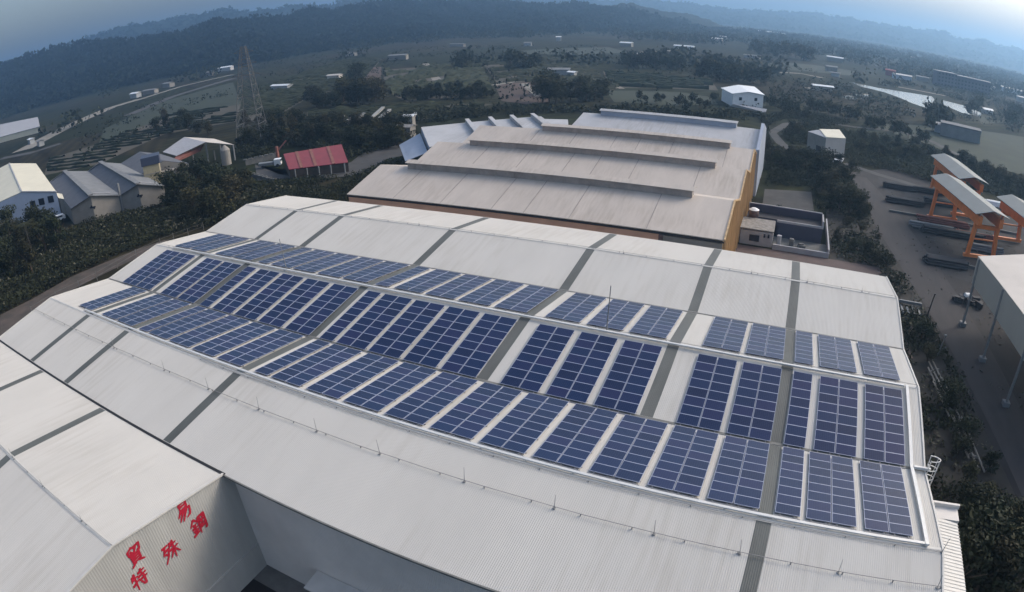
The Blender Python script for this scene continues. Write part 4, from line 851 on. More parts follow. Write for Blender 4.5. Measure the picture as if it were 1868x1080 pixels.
# hills as polar sheets round the view point
def hill(name, prof_, r0, rc, r1, seed, amp, m, canopy=8.0, step=0.16, nr=44, zf=GZ-1):
    az = np.arange(-112, 75, step); pa = np.array([p[0] for p in prof_]); pe = np.array([p[1] for p in prof_])
    el = np.interp(az, pa, pe); rcn = rc(az); r0n = r0(az); r1n = r1(az)
    zc = CAM.z+rcn*np.tan(np.radians(el))
    T = np.linspace(0, 1.5, nr)
    A, TT = np.meshgrid(az, T, indexing='ij')
    Rr = np.where(TT <= 1, r0n[:, None]+(rcn-r0n)[:, None]*TT, rcn[:, None]+(r1n-rcn)[:, None]*(TT-1)/0.5)
    X = CAM.x+np.sin(np.radians(A))*Rr; Y = CAM.y+np.cos(np.radians(A))*Rr
    s = np.where(TT <= 1, TT**1.25, np.clip(1-(TT-1)/0.5, 0, 1))
    s = s*(0.82+0.18*np.sin(TT*math.pi/2))
    nz = (noise2(X/90+50, Y/90+50, seed)-.5)*1.4+(noise2(X/32+9, Y/32+9, seed+1)-.5)*.7
    Z = zf+(zc[:, None]-zf)*np.clip(s, 0, 1)+nz*amp*np.clip(TT*2, 0, 1)*np.clip((1.5-TT)*3, 0, 1)
    Z += ((noise2(X/15, Y/15, seed+2)-.4)*.75+(noise2(X/7, Y/7, seed+4)-.4)*.45+(noise2(X/48, Y/48, seed+5)-.5)*1.3)*canopy*np.clip(TT*4, 0, 1)
    n, k = A.shape; V = np.stack([X.ravel(), Y.ravel(), Z.ravel()], 1); I = np.arange(n*k).reshape(n, k)
    Fq = np.stack([I[:-1, :-1].ravel(), I[:-1, 1:].ravel(), I[1:, 1:].ravel(), I[1:, :-1].ravel()], 1)
    me = raw_mesh(name, V, Fq, [m]); o = bpy.data.objects.new(name, me); COL.objects.link(o); o['kind'] = 'structure'; return o
FARP = [(-112, 1.6), (-90, 2.0), (-69.9, 2.13), (-66.8, 2.05), (-64.1, 1.92), (-61.9, 2.27), (-60.7, 2.52), (-59.6, 2.3), (-56.0, 2.46), (-53.9, 2.5), (-51.7, 2.41), (-50.2, 2.64), (-49.2, 2.44), (-47.9, 1.99), (-44.7, 2.12), (-42.0, 1.87), (-40.7, 1.52), (-39.5, 1.88), (-36.9, 2.07), (-33.1, 1.86), (-28.9, 1.3), (-23.7, 1.0), (-17.1, 0.88), (-14.7, 1.05), (-12.1, 0.99), (-10.7, 0.7), (-8.2, 0.82), (-7.1, 0.61), (-4.7, 0.7), (-2.7, 0.74), (-0.3, 0.95), (1.7, 1.09), (2.6, 0.87), (5.5, 0.98), (9.3, 0.94), (12.7, 1.25), (13.8, 0.8), (16.0, 1.14), (17.2, 0.91), (20.0, 1.1), (30, 1.2), (75, 1.0)]
NEARP = [(-112, 1.0), (-90, 1.7), (-70.0, 1.85), (-66.8, 1.95), (-65.8, 2.1), (-64.1, 1.8), (-61.1, 1.52), (-58.7, 1.18), (-53.5, 1.03), (-51.5, 1.26), (-48.8, 1.3), (-45.0, 1.13), (-42.5, 1.25), (-40.5, 0.71), (-39.5, 1.0), (-36.8, 1.47), (-33.2, 1.27), (-28.9, 0.8), (-21.8, 0.65), (-14.3, 0.6), (-13.5, 0.4), (-11.5, 0.04), (-9, -0.3), (-6, -1.2), (75, -3)]
lerpaz = lambda pts: (lambda a: np.interp(a, [p[0] for p in pts], [p[1] for p in pts]))
hill('far_hills', FARP, lerpaz([(-112, 1500), (-40, 1500), (-10, 2600), (20, 3000)]), lerpaz([(-112, 2300), (-40, 2300), (-10, 3600), (20, 4200)]), lerpaz([(-112, 3000), (-40, 3000), (-10, 4400), (20, 5200)]), 3, 16, M['forest'], 13.0)
hill('near_hills', NEARP, lerpaz([(-112, 900), (-66, 860), (-50, 760), (-38, 860), (-20, 1000), (0, 1400)]), lerpaz([(-112, 1400), (-66, 1300), (-50, 1150), (-38, 1350), (-20, 1500), (0, 1900)]), lerpaz([(-112, 1700), (-20, 1900), (0, 2300)]), 11, 9, M['forest'])

# ================================================================== VEGETATION
def leaf_quads(P, N_, size, rng, flat_=0.35):
    n = len(P); d = rng.normal(size=(n, 3)); d += N_*1.0; d /= np.linalg.norm(d, axis=1)[:, None]
    a = np.cross(d, rng.normal(size=(n, 3))); a /= np.linalg.norm(a, axis=1)[:, None]; b = np.cross(d, a)
    s = (size*rng.uniform(.6, 1.3, n))[:, None]; a *= s; b *= s*rng.uniform(.4, .9, n)[:, None]
    V = np.empty((n, 4, 3)); V[:, 0] = P-a*.5-b*.2; V[:, 1] = P+b*.5-a*.1; V[:, 2] = P+a*.6+b*.1; V[:, 3] = P-b*.5+a*.05
    return V.reshape(-1, 3), np.arange(4*n).reshape(n, 4)
def crown_mesh(seed, n, H=8.0, W=6.0, base=0.28, leaf=.5, lobes=9, tall=1.0):
    rng = np.random.default_rng(seed); PS, NS = [], []
    C = []
    for k in range(lobes):
        a = rng.uniform(0, 6.28); r = W*.5*math.sqrt(rng.uniform(0, .62)); z = H*(base+.12)+rng.uniform(0, 1)*H*(1-base-.27); r *= 1-.55*max(0, (z/H-.55)/.45)
        C.append((r*math.cos(a), r*math.sin(a), z, W*rng.uniform(.16, .29)))
    C.append((0, 0, H*.62, W*.30))
    w = np.array([c[3]**2 for c in C]); w /= w.sum(); idx = rng.choice(len(C), n, p=w); C = np.array(C)
    u = rng.normal(size=(n, 3)); u /= np.linalg.norm(u, axis=1)[:, None]; rad = rng.uniform(.45, 1.12, n)
    clump = noise2(u[:, 0]*3.1+idx*7.7+20, u[:, 1]*3.1+u[:, 2]*2.3+20, seed); rad *= .72+.45*clump
    P = C[idx, :3]+u*C[idx, 3][:, None]*rad[:, None]*np.array([1, 1, .85])
    P[:, 2] = np.maximum(P[:, 2], .35+rng.uniform(0, .5, n))
    V, Fq = leaf_quads(P, u, leaf, rng); return V, Fq
def trunk_mb(H, seed, base=.28):
    r = random.Random(seed); mb = MB(); top = H*.62; mb.tube((0, 0, -.2), (r.uniform(-.2, .2), r.uniform(-.2, .2), H*base+.3), .24, .17, 7)
    for k in range(5):
        a = r.uniform(0, 6.28); mb.tube((0, 0, H*base), (math.cos(a)*H*.22, math.sin(a)*H*.22, top*r.uniform(.8, 1.1)), .12, .04, 5)
    mb.tube((0, 0, H*base), (0, 0, H*.75), .15, .05, 6); return mb
TREES = []
for s in range(7):
    n = 1900 if s < 5 else 1300; tall = 9.5 if s in (3, 4) else 8.0; wd = 5.0 if s in (3, 4) else 7.4
    V, Fq = crown_mesh(100+s, n, tall, wd, .06, .46, 12); TREES.append((raw_mesh('crown', V, Fq, [M['leaf' if s % 3 else 'leafb']]), tall, s))
TRK = [trunk_mb(t[1], t[2]).build('trunk', M['bark']) for t in TREES]; TRM = [o.data for o in TRK]
for o in TRK: bpy.data.objects.remove(o)
FART = []
for s in range(4):
    V, Fq = crown_mesh(200+s, 420, 7.5, 7.5, .0, .95, 9); FART.append(raw_mesh('crown', V, Fq, [M['leaf']]))
ft = MB(); ft.tube((0, 0, -.2), (0, 0, 3.6), .25, .15, 5); ft_o = ft.build('trunk', M['bark']); FTM = ft_o.data; bpy.data.objects.remove(ft_o)
NT = [0]
def tree(x, y, h, label, group, far=False, wide=1.0, kind=None, name='tree'):
    NT[0] += 1; e = empty(name, (x, y, GZ), rnd.uniform(0, 6.28), label=label, cat='tree' if name == 'tree' else 'bush', group=group)
    if far: me = rnd.choice(FART); s = h/7.5; tm = FTM
    else:
        k = rnd.randrange(7) if kind is None else kind; me = TREES[k][0]; s = h/TREES[k][1]; tm = TRM[k]
    e.scale = (s*wide*rnd.uniform(.9, 1.12), s*wide*rnd.uniform(.9, 1.12), s)
    for nm, m_ in (('crown', me), ('trunk', tm)):
        o = bpy.data.objects.new(nm, m_); COL.objects.link(o); o.parent = e
    return e
def cluster(pts, hmin, hmax, label, group, far=False, jit=0, wide=1.0, rep=1):
    for p in pts:
        for k in range(rep):
            q = at(p[0]+rnd.uniform(-jit, jit), p[1]+rnd.uniform(-jit*.4, jit*.4)); tree(q.x, q.y, rnd.uniform(hmin, hmax), label, group, far, wide)
def line(a, b, n, j=0): return [(a[0]+(b[0]-a[0])*i/max(1, n-1)+rnd.uniform(-j, j), a[1]+(b[1]-a[1])*i/max(1, n-1)+rnd.uniform(-j*.4, j*.4)) for i in range(n)]
cluster([(18, 465), (48, 475), (85, 462), (10, 505), (42, 440), (70, 438), (98, 446), (0, 440), (30, 505), (60, 500), (-15, 480), (112, 452), (20, 430), (88, 432)], 6.5, 9.5, 'dark bushy tree at the left edge below the white house', 'dark trees below the white house')
cluster([(325, 375), (352, 395), (380, 398), (402, 392), (345, 360), (372, 368), (398, 370), (420, 372), (318, 350), (340, 335), (432, 358), (368, 345), (395, 350), (452, 350)], 6, 9.5, 'big dark tree in the clump right of the grey warehouse', 'dark trees beside the grey warehouse', wide=1.15)
cluster([(286, 240), (305, 238), (325, 236), (345, 240), (362, 246), (380, 248), (300, 222), (335, 222)], 6, 9, 'dark tree behind the work shed', 'dark trees behind the work shed')
cluster(line((440, 275), (560, 265), 9, 6)+line((470, 250), (600, 245), 9, 6)+line((450, 232), (560, 232), 6, 8), 5, 8.5, 'dark tree in the wood around the lattice tower', 'dark trees around the lattice tower')
cluster(line((570, 262), (740, 262), 13, 6)+line((600, 240), (745, 240), 11, 6)+line((650, 275), (725, 268), 6, 5), 5, 8, 'dark tree in the wood behind the red-roofed shed', 'dark trees behind the red-roofed shed')
cluster([(627, 186), (640, 190), (655, 190), (670, 190), (685, 188), (693, 182), (634, 178), (660, 178), (680, 176), (648, 150), (655, 148)], 9, 13, 'tree in the large dark clump in the middle of the fields', 'large dark clump of trees in the fields', wide=1.25)
cluster([(566, 188), (578, 196), (590, 196), (602, 192), (612, 196), (572, 180)], 6, 9, 'tree in the smaller dark clump left of the large clump', 'small dark clump in the fields', wide=1.2)
cluster(line((742, 182), (895, 178), 16, 5)+line((760, 172), (880, 170), 7, 6), 4, 6.5, 'low dark tree in the hedge across the fields', 'low trees in the field hedge', True)
cluster([(990, 186), (1002, 188), (1014, 188), (1024, 186), (1000, 172), (1012, 170)], 9, 12, 'tree of the tall dark clump beside the bare brown field', 'tall dark trees beside the brown field', wide=1.15)
cluster([(1040, 184), (1055, 186), (1070, 186), (1085, 184), (1098, 180), (1062, 172)], 8, 10, 'tree in the broad dark clump right of the brown field', 'broad dark clump right of the brown field', wide=1.2)
cluster([(834, 124), (842, 126), (850, 122), (838, 112), (847, 110)], 9, 13, 'tree in the dark pair of crowns standing in the orchards', 'dark trees in the orchards', True)
cluster([(932, 122), (942, 126), (955, 126), (968, 128), (975, 124), (938, 112)], 9, 13, 'tree in the small dark wood beyond the orchards', 'small dark wood beyond the orchards', True)
cluster(line((1140, 122), (1240, 128), 13, 5)+line((1150, 114), (1225, 118), 7, 5), 7, 11, 'tree in the dark row around the far farmhouses', 'dark row of trees round the farmhouses', True)
cluster(line((1280, 140), (1335, 150), 8, 6)+line((1290, 122), (1330, 130), 5, 5)+line((1345, 145), (1400, 158), 6, 6), 9, 13, 'dark tree in the grove behind the isolated white building', 'dark grove behind the isolated white building', True)
cluster([(1168, 184), (1178, 186), (1196, 188), (1208, 184), (1240, 192), (1262, 190), (1275, 196), (1288, 198), (1250, 200), (1302, 188)], 3, 6, 'small tree scattered on the green field', 'small trees on the green field', True)
cluster(line((1375, 66), (1440, 82), 8, 8)+line((1370, 95), (1480, 112), 10, 8), 12, 18, 'tall dark tree on the plain below the right-hand hills', 'tall dark trees below the right hills', True)
cluster(line((1394, 222), (1400, 300), 6, 3)+line((1445, 240), (1472, 262), 5, 4)+line((1415, 300), (1450, 318), 4, 5), 3, 5.5, 'dark tree along the bent lane behind the ochre wall', 'dark trees along the bent lane')
cluster(line((1440, 300), (1545, 315), 9, 7)+line((1470, 322), (1550, 345), 8, 7)+line((1505, 350), (1560, 380), 8, 7)+line((1520, 385), (1575, 400), 5, 6), 4, 7.0, 'dark leafy tree on the strip beside the yard road', 'dark trees on the strip by the yard road', wide=1.1)
cluster(line((1560, 282), (1680, 300), 9, 6)+line((1570, 262), (1690, 280), 6, 8), 4, 6.5, 'pale green bushy tree along the reeds behind the steel yard', 'bushy trees behind the steel yard')
cluster(line((1700, 290), (1868, 345), 10, 7)+line((1800, 330), (1868, 370), 5, 6), 4, 7, 'dark tree in the hedge at the far side of the steel yard', 'hedge trees beyond the steel yard')
cluster(line((1480, 200), (1690, 262), 14, 6)+line((1400, 195), (1470, 215), 6, 6), 4, 7, 'dark tree in the hedge between the white building and the pond', 'hedge trees near the pond', True)
cluster([(1705, 214), (1712, 226), (1722, 232), (1700, 240), (1696, 228), (1770, 210), (1782, 205), (1840, 225), (1850, 235), (1860, 220), (1848, 210)], 8, 12, 'dark tall tree at the near side of the pond', 'dark tall trees by the pond', True)
for (px, py, h) in ((1765, 1040, 6.5), (1800, 1062, 6.5), (1840, 1060, 7), (1790, 1000, 5.5), (1835, 1000, 6), (1862, 1030, 6), (1775, 1085, 7), (1730, 1090, 8)):
    q = at(px, py); tree(q.x, q.y, h, 'dark tree at the bottom right corner beside the side annex', 'dark trees at the bottom right corner', wide=1.1)
cluster([(1760, 880), (1790, 920), (1745, 830), (1800, 860), (1680, 620), (1690, 660), (1722, 740), (1760, 800), (1825, 960), (1755, 935)], 2.2, 4.0, 'low dark bush in the weedy strip right of the roof', 'low bushes right of the roof', wide=1.3)
cluster([(1600, 440), (1570, 425), (1545, 412), (1615, 490), (1585, 460), (1560, 455), (1525, 440), (1590, 480)], 1.6, 3.2, 'low bush in the weeds between house and road', 'low bushes between house and road', wide=1.4)
q = at(398, 388); tree(q.x+6, q.y-4, 5.0, 'thin yellowish tree near the far left corner of the white roof', None, kind=4, wide=.6)
# palms
def palm(px, py, h, label):
    p = at(px, py); e = empty('palm_tree', (p.x, p.y, GZ), rnd.uniform(0, 6), label=label, cat='palm', group='palms at the left edge')
    mb = MB(); prev = Vector((0, 0, 0))
    for k in range(6): nx = Vector((.12*k, .05*k, h*(k+1)/6)); mb.tube(prev, nx, .22-.015*k, .2-.015*k, 8); prev = nx
    mb.build('trunk', M['palmtrunk'], e); mb = MB()
    for k in range(34):
        a = k*2.4; el = rnd.uniform(-.3, 1.1); d = Vector((math.cos(a), math.sin(a), 0)); Ls = rnd.uniform(3.0, 4.2); pts = []
        for j in range(8): s = j/7*Ls; pts.append(prev+d*s*math.cos(el*.6)+Vector((0, 0, s*math.sin(el)-.17*s*s)))
        sd = Vector((-d.y, d.x, 0))
        for j in range(7):
            for q_ in (-1, 1):
                for t_ in (.0, .5):
                    b = pts[j].lerp(pts[j+1], t_); l = .75*math.sin(math.pi*(j+.6)/8)+.15; tip = b+sd*q_*l+d*.25-Vector((0, 0, .3*l)); mb.add([b, b+d*.13, tip], [(0, 1, 2)])
    mb.build('crown', M['leafb'], e)
palm(62, 470, 7.5, 'palm tree with a leaning grey trunk in front of the white house'); palm(22, 455, 6.0, 'shorter palm at the left edge beside the taller palm')

def inpoly(x, y, P):
    c = np.zeros(len(x), bool); n = len(P); j = n-1
    for i in range(n):
        xi, yi = P[i]; xj, yj = P[j]; t = ((yi > y) != (yj > y)) & (x < (xj-xi)*(y-yi)/(yj-yi+1e-12)+xi); c ^= t; j = i
    return c
def W(*pts): return [(at(*p).x, at(*p).y) for p in pts]
EXCL = [W(*p) for p in (((1545, 146), (1600, 156), (1650, 163), (1705, 172), (1720, 178), (1800, 203), (1798, 222), (1750, 214), (1715, 203), (1690, 207), (1672, 200), (1630, 184), (1560, 168)),
 ((1392, 338), (1482, 342), (1490, 388), (1388, 382)), ((1400, 232), (1430, 218), (1470, 218), (1440, 235), (1425, 248), (1470, 285), (1440, 285), (1405, 262)), ((1398, 126), (1500, 136), (1500, 144), (1398, 136)), ((1110, 164), (1300, 172), (1310, 190), (1120, 188)))]
def notex(x, y):
    k = np.ones(len(x), bool)
    for P in EXCL: k &= ~inpoly(x, y, P)
    return k
def scatter(name, P, n, size, hgt, m, label, seed, cl=4, thr=0.0, cat='undergrowth', sc_=6.0):
    rng = np.random.default_rng(seed); P = [tuple(p) for p in P]; xs = [p[0] for p in P]; ys = [p[1] for p in P]
    x = rng.uniform(min(xs), max(xs), n); y = rng.uniform(min(ys), max(ys), n); k = inpoly(x, y, P) & notex(x, y) & (noise2(x/sc_+99, y/sc_+99, seed) > thr); x, y = x[k], y[k]; n = len(x)
    hh = hgt*(.35+1.1*noise2(x/3.2+50, y/3.2+50, seed+5))
    x = np.repeat(x, cl)+rng.normal(0, size*.7, n*cl); y = np.repeat(y, cl)+rng.normal(0, size*.7, n*cl); z = GZ+rng.uniform(.05, 1, n*cl)*np.repeat(hh, cl)
    V, Fq = leaf_quads(np.stack([x, y, z], 1), np.tile([0, 0, .6], (n*cl, 1)), size, rng)
    o = bpy.data.objects.new(name, raw_mesh(name, V, Fq, [M[m]])); COL.objects.link(o); tag(o, label, cat, kind='stuff'); return o
scatter('undergrowth', W((-20, 610), (-30, 470), (0, 435), (60, 440), (130, 420), (165, 408), (300, 380), (420, 352), (480, 345), (560, 350), (600, 362), (440, 400), (375, 416), (285, 437), (230, 460), (130, 505), (60, 545), (0, 575)), 26000, .42, 1.5, 'shrub', 'rough weeds and crops covering the bank left of the white roof', 5, 5)
scatter('undergrowth', [(77, -60), (76.8, 1), (80, 2), (80, 30), (72, 30), (71.5, 50), (62, 50), (58, 60), (58, 75), (66, 88), (79, 95), (80.5, 68), (82.8, 36), (85.6, 16), (87.8, -1), (89, -13), (91, -26), (94.5, -60)], 24000, .36, 1.0, 'shrub', 'dark weeds on the strip between the white roof and the yard road', 6, 5, thr=.40)
scatter('reeds', W((1440, 262), (1480, 238), (1560, 245), (1700, 275), (1868, 335), (1868, 375), (1800, 352), (1700, 335), (1640, 315), (1560, 300), (1540, 285), (1548, 262)), 15000, .5, 2.2, 'reed', 'pale reeds and bushes behind the steel yard', 7, 5, cat='reeds')
scatter('undergrowth', W((430, 290), (440, 250), (560, 235), (740, 228), (760, 250), (735, 262), (640, 292), (520, 262), (500, 285)), 9000, .6, 2.4, 'shrub', 'rough scrub around the red-roofed shed and the lattice tower', 8, 5)
scatter('undergrowth', W((1398, 345), (1402, 215), (1440, 205), (1550, 225), (1480, 240), (1450, 262), (1465, 290), (1440, 330)), 7000, .55, 1.8, 'shrub', 'dark scrub around the lane behind the ochre wall', 9, 5)
scatter('undergrowth', W((470, 335), (640, 322), (700, 300), (735, 290), (720, 330), (640, 370), (560, 365), (440, 372), (440, 350)), 6000, .4, 1.0, 'shrub', 'weeds between the red-roofed shed and the white roof', 10, 5, thr=.3)
scatter('undergrowth', W((1640, 150), (1868, 175), (1868, 250), (1790, 226), (1700, 205), (1600, 225), (1480, 200), (1400, 190), (1401, 150), (1530, 160)), 15000, 1.3, 3.2, 'shrub', 'rough green scrub around the pond', 12, 4, thr=.42, sc_=22)
scatter('undergrowth', W((700, 222), (760, 200), (880, 196), (1050, 196), (1320, 205), (1400, 212), (1395, 222), (1050, 205), (760, 226)), 9000, .9, 1.8, 'shrub', 'dark weeds directly behind the factory roofs', 13, 4, thr=.3, sc_=12)
M['tuft'] = mat('dry_tuft', (0.085, 0.08, 0.055), 0.9, col2=(0.035, 0.038, 0.022), scale=.3)
scatter('dry_grass', W((-20, 610), (-30, 470), (0, 440), (130, 420), (300, 380), (420, 352), (560, 350), (440, 400), (285, 437), (130, 505), (0, 575)), 3200, .55, 1.9, 'tuft', 'pale dry grass and leaves in the bank left of the white roof', 41, 3, thr=.45)
scatter('dry_grass', [(77, -60), (76.8, 1), (80, 2), (80, 30), (72, 30), (71.5, 50), (66, 80), (80.5, 68), (82.8, 36), (85.6, 16), (89, -13), (94.5, -60)], 3600, .45, 1.1, 'tuft', 'pale dry grass on the strip right of the white roof', 42, 3, thr=.45)
scatter('litter', [(83, 34), (88.5, -3), (95, -20), (112, -20), (118, 30), (112, 70), (88, 96), (81.5, 66)], 700, .3, .15, 'tuft', 'scattered litter and scrap on the yard', 43, 3, thr=.5, cat='litter')
scatter('field_scrub', W((130, 230), (430, 150), (480, 110), (700, 92), (1100, 86), (1400, 105), (1540, 150), (1440, 200), (1320, 205), (900, 196), (560, 235), (300, 245), (150, 300)), 5200, 1.2, 2.2, 'leaf', 'loose bushes dotted over the fields', 44, 5, thr=.42, sc_=30)
# orchards and row crops
def rows(P, ang, pitch, sp_, size, hgt, m, label, seed, jit=.45, cl=4):
    P = [tuple(p) for p in P]; C = np.mean(np.array(P), 0); c, s = math.cos(ang), math.sin(ang); L_ = max(np.hypot(p[0]-C[0], p[1]-C[1]) for p in P)
    a = np.arange(-L_, L_, sp_); b = np.arange(-L_, L_, pitch); A, B_ = np.meshgrid(a, b, indexing='ij')
    X = C[0]+A*c-B_*s; Y = C[1]+A*s+B_*c; ok = (inpoly(X.ravel(), Y.ravel(), P) & notex(X.ravel(), Y.ravel())).reshape(X.shape) & (noise2(X/21+99, Y/21+99, seed) > .2)
    wv = size*(.45+.9*noise2(X/2.7+9, Y/2.7+9, seed+1)); hv = hgt*(.4+.9*noise2(X/3.1+9, Y/3.1+9, seed+2)); jx = (noise2(X/4+9, Y/4+9, seed+3)-.5)*1.2
    V = []
    for o_, h_ in ((-1, 0), (-.55, .8), (.1, 1), (.6, .75), (1, 0)): V.append(np.stack([X-(o_*wv*.5+jx)*s, Y+(o_*wv*.5+jx)*c, GZ-.02+h_*hv*(.75+.5*noise2(X/1.3+o_*7+30, Y/1.3+30, seed+6))], -1))
    V = np.stack(V, 2); na, nb, k5, _ = V.shape; I = np.arange(na*nb*k5).reshape(na, nb, k5); g = ok[:-1] & ok[1:]; Fq = []
    for k in range(4): Fq.append(np.stack([I[:-1, :, k][g], I[1:, :, k][g], I[1:, :, k+1][g], I[:-1, :, k+1][g]], 1))
    Fq = np.concatenate(Fq); V = V.reshape(-1, 3); u, inv = np.unique(Fq, return_inverse=True)
    o = bpy.data.objects.new('orchard_rows', raw_mesh('orchard_rows', V[u], inv.reshape(-1, 4), [M[m]])); COL.objects.link(o); tag(o, label, 'orchard', kind='stuff')
rows(W((700, 128), (878, 115), (900, 172), (742, 186), (700, 165)), 1.25, 6.5, 1.6, 2.6, 2.0, 'leaf', 'orchard rows in the centre of the plain', 21)
rows(W((878, 112), (1045, 104), (1130, 160), (1095, 172), (1000, 150), (905, 150)), .9, 6.5, 1.6, 2.6, 2.0, 'leaf', 'orchard rows right of the centre track', 22)
rows(W((480, 160), (620, 112), (696, 108), (660, 150), (560, 180), (500, 215), (440, 222)), .75, 6, 1.6, 2.6, 1.9, 'leaf', 'orchard rows on the left of the plain', 23)
rows(W((560, 205), (740, 192), (900, 190), (760, 222), (560, 232)), .75, 5, 1.6, 1.6, 1.5, 'shrub', 'crop rows behind the wood by the red-roofed shed', 24)
rows(W((180, 262), (300, 210), (440, 190), (430, 222), (300, 245), (180, 300), (80, 320), (90, 290)), .3, 6.5, 1.4, 1.6, 1.0, 'leaf', 'rough crop rows behind the grey warehouse', 25)
rows(W((1100, 130), (1300, 150), (1310, 165), (1110, 160)), .2, 7, 1.8, 2.6, 2.0, 'leaf', 'orchard rows before the isolated white building', 26)
for k, (a0, b0, a1, b1) in enumerate(((606, 224, 626, 212), (633, 222, 642, 214), (647, 221, 664, 207), (671, 221, 699, 196), (687, 221, 711, 200), (748, 219, 760, 206), (576, 228, 590, 219))):
    a, b = P3(a0, b0, GZ+1.5), P3(a1, b1, GZ+1.5); mb = MB(); mb.bar(a, b, 1.3, .7)
    for s in np.linspace(.05, .95, 6): c = a.lerp(b, s); mb.bar((c.x, c.y, GZ), c, .12)
    tag(mb.build('row_cover', M['pale']), ['pale row cover second from the left in the plot behind the wood', 'short faint pale row cover in the plot behind the wood', 'middle pale row cover in the plot behind the wood', 'longest bright row cover in the plot behind the wood', 'bright row cover just right of the longest one', 'lone pale row cover beside the vented white hall', 'leftmost faint row cover in the plot behind the wood'][k], 'row cover', 'pale row covers in the plot')
# far woods
rng = np.random.default_rng(5); n = 15000; az = rng.uniform(-78, 34, n); r = 420+1500*rng.uniform(0, 1, n)**.9
x = CAM.x+np.sin(np.radians(az))*r; y = CAM.y+np.cos(np.radians(az))*r
dens = noise2(x/110+30, y/110+30, 77)*.6+noise2(x/38+30, y/38+30, 78)*.4; thr = np.interp(r, [420, 650, 800, 1000, 1900], [.76, .70, .56, .38, .33])+np.interp(az, [-60, -20, 0, 30], [.05, 0, .0, -.06])
k = (dens > thr) & notex(x, y); x, y = x[k], y[k]; n = len(x); hs = 5+8*noise2(x/20, y/20, 3)**1.2; cl = 16
px_ = np.repeat(x, cl)+rng.normal(0, 2.6, n*cl); py_ = np.repeat(y, cl)+rng.normal(0, 2.6, n*cl); pz = GZ+rng.uniform(.1, 1, n*cl)*np.repeat(hs, cl)
V, Fq = leaf_quads(np.stack([px_, py_, pz], 1), np.tile([0, 0, .5], (n*cl, 1)), 3.0, rng)
o = bpy.data.objects.new('far_woods', raw_mesh('far_woods', V, Fq, [M['leaf']])); COL.objects.link(o); tag(o, 'scattered dark woods and hedges over the far plain', 'woods', kind='stuff')

def canopy(name, hill_, n, cl, size, label, seed, rmax):
    me = bpy.data.objects[hill_].data; co = np.empty(len(me.vertices)*3, np.float32); me.vertices.foreach_get('co', co); co = co.reshape(-1, 3).astype(float); rng = np.random.default_rng(seed)
    rad = np.hypot(co[:, 0]-CAM.x, co[:, 1]-CAM.y); az = np.degrees(np.arctan2(co[:, 0]-CAM.x, co[:, 1]-CAM.y)); k = (rad < rmax) & (az > -78) & (az < 26) & (co[:, 2] > GZ+.5); co = co[k]
    P = co[rng.choice(len(co), n)]; h = rng.uniform(3, 9, n)*(.5+noise2(P[:, 0]/40+70, P[:, 1]/40+70, seed)); P = np.repeat(P, cl, 0)+rng.normal(0, 1, (n*cl, 3))*np.array([4.2, 4.2, .6]); P[:, 2] += rng.uniform(0, 1, n*cl)*np.repeat(h, cl)
    V, Fq = leaf_quads(P, np.tile([0, 0, .6], (n*cl, 1)), size, rng); o = bpy.data.objects.new(name, raw_mesh(name, V, Fq, [M['forest']])); COL.objects.link(o); tag(o, label, 'forest', kind='stuff')
canopy('hill_forest', 'near_hills', 15000, 7, 6.5, 'dark forest covering the nearer hills', 31, 1500)
canopy('hill_forest', 'far_hills', 9000, 5, 11.0, 'hazy forest covering the far hills', 32, 4300)
# ================================================================== FAR BUILDINGS
def far_house(px, py, w, d, h, wall, roof, label, rz=None, flatr=False, cat='house'):
    p = at(px, py); dst = (p-CAM).length
    e = empty('far_house' if cat == 'house' else 'far_building', (p.x, p.y, GZ), rnd.uniform(-.3, .3) if rz is None else rz, label=label, cat=cat, group='small buildings scattered over the plain')
    mb = MB(); mb.bb(-w/2, w/2, -d/2, d/2, 0, h); mb.build('wall', M[wall], e); mb = MB()
    if flatr: mb.bb(-w/2-.2, w/2+.2, -d/2-.2, d/2+.2, h, h+.5)
    else:
        for s in (-1, 1): mb.slab([(-w/2-.5, s*(d/2+.5), h-.05), (w/2+.5, s*(d/2+.5), h-.05), (w/2+.5, 0, h+d*.16), (-w/2-.5, 0, h+d*.16)][::s], .15)
        mb.add([(-w/2, -d/2, h), (-w/2, d/2, h), (-w/2, 0, h+d*.14)], [(0, 1, 2)]); mb.add([(w/2, -d/2, h), (w/2, d/2, h), (w/2, 0, h+d*.14)], [(0, 1, 2)])
    mb.build('roof', M[roof], e)
    if h > 8:
        for f_ in range(int(h/3.2)):
            for xx in np.arange(-w/2+1.5, w/2-1, 3.4): mb = MB(); mb.bb(xx, xx+1.5, -d/2-.06, -d/2+.02, 1+f_*3.2, 2.5+f_*3.2); mb.build('window', M['glassd'], e)
    return e
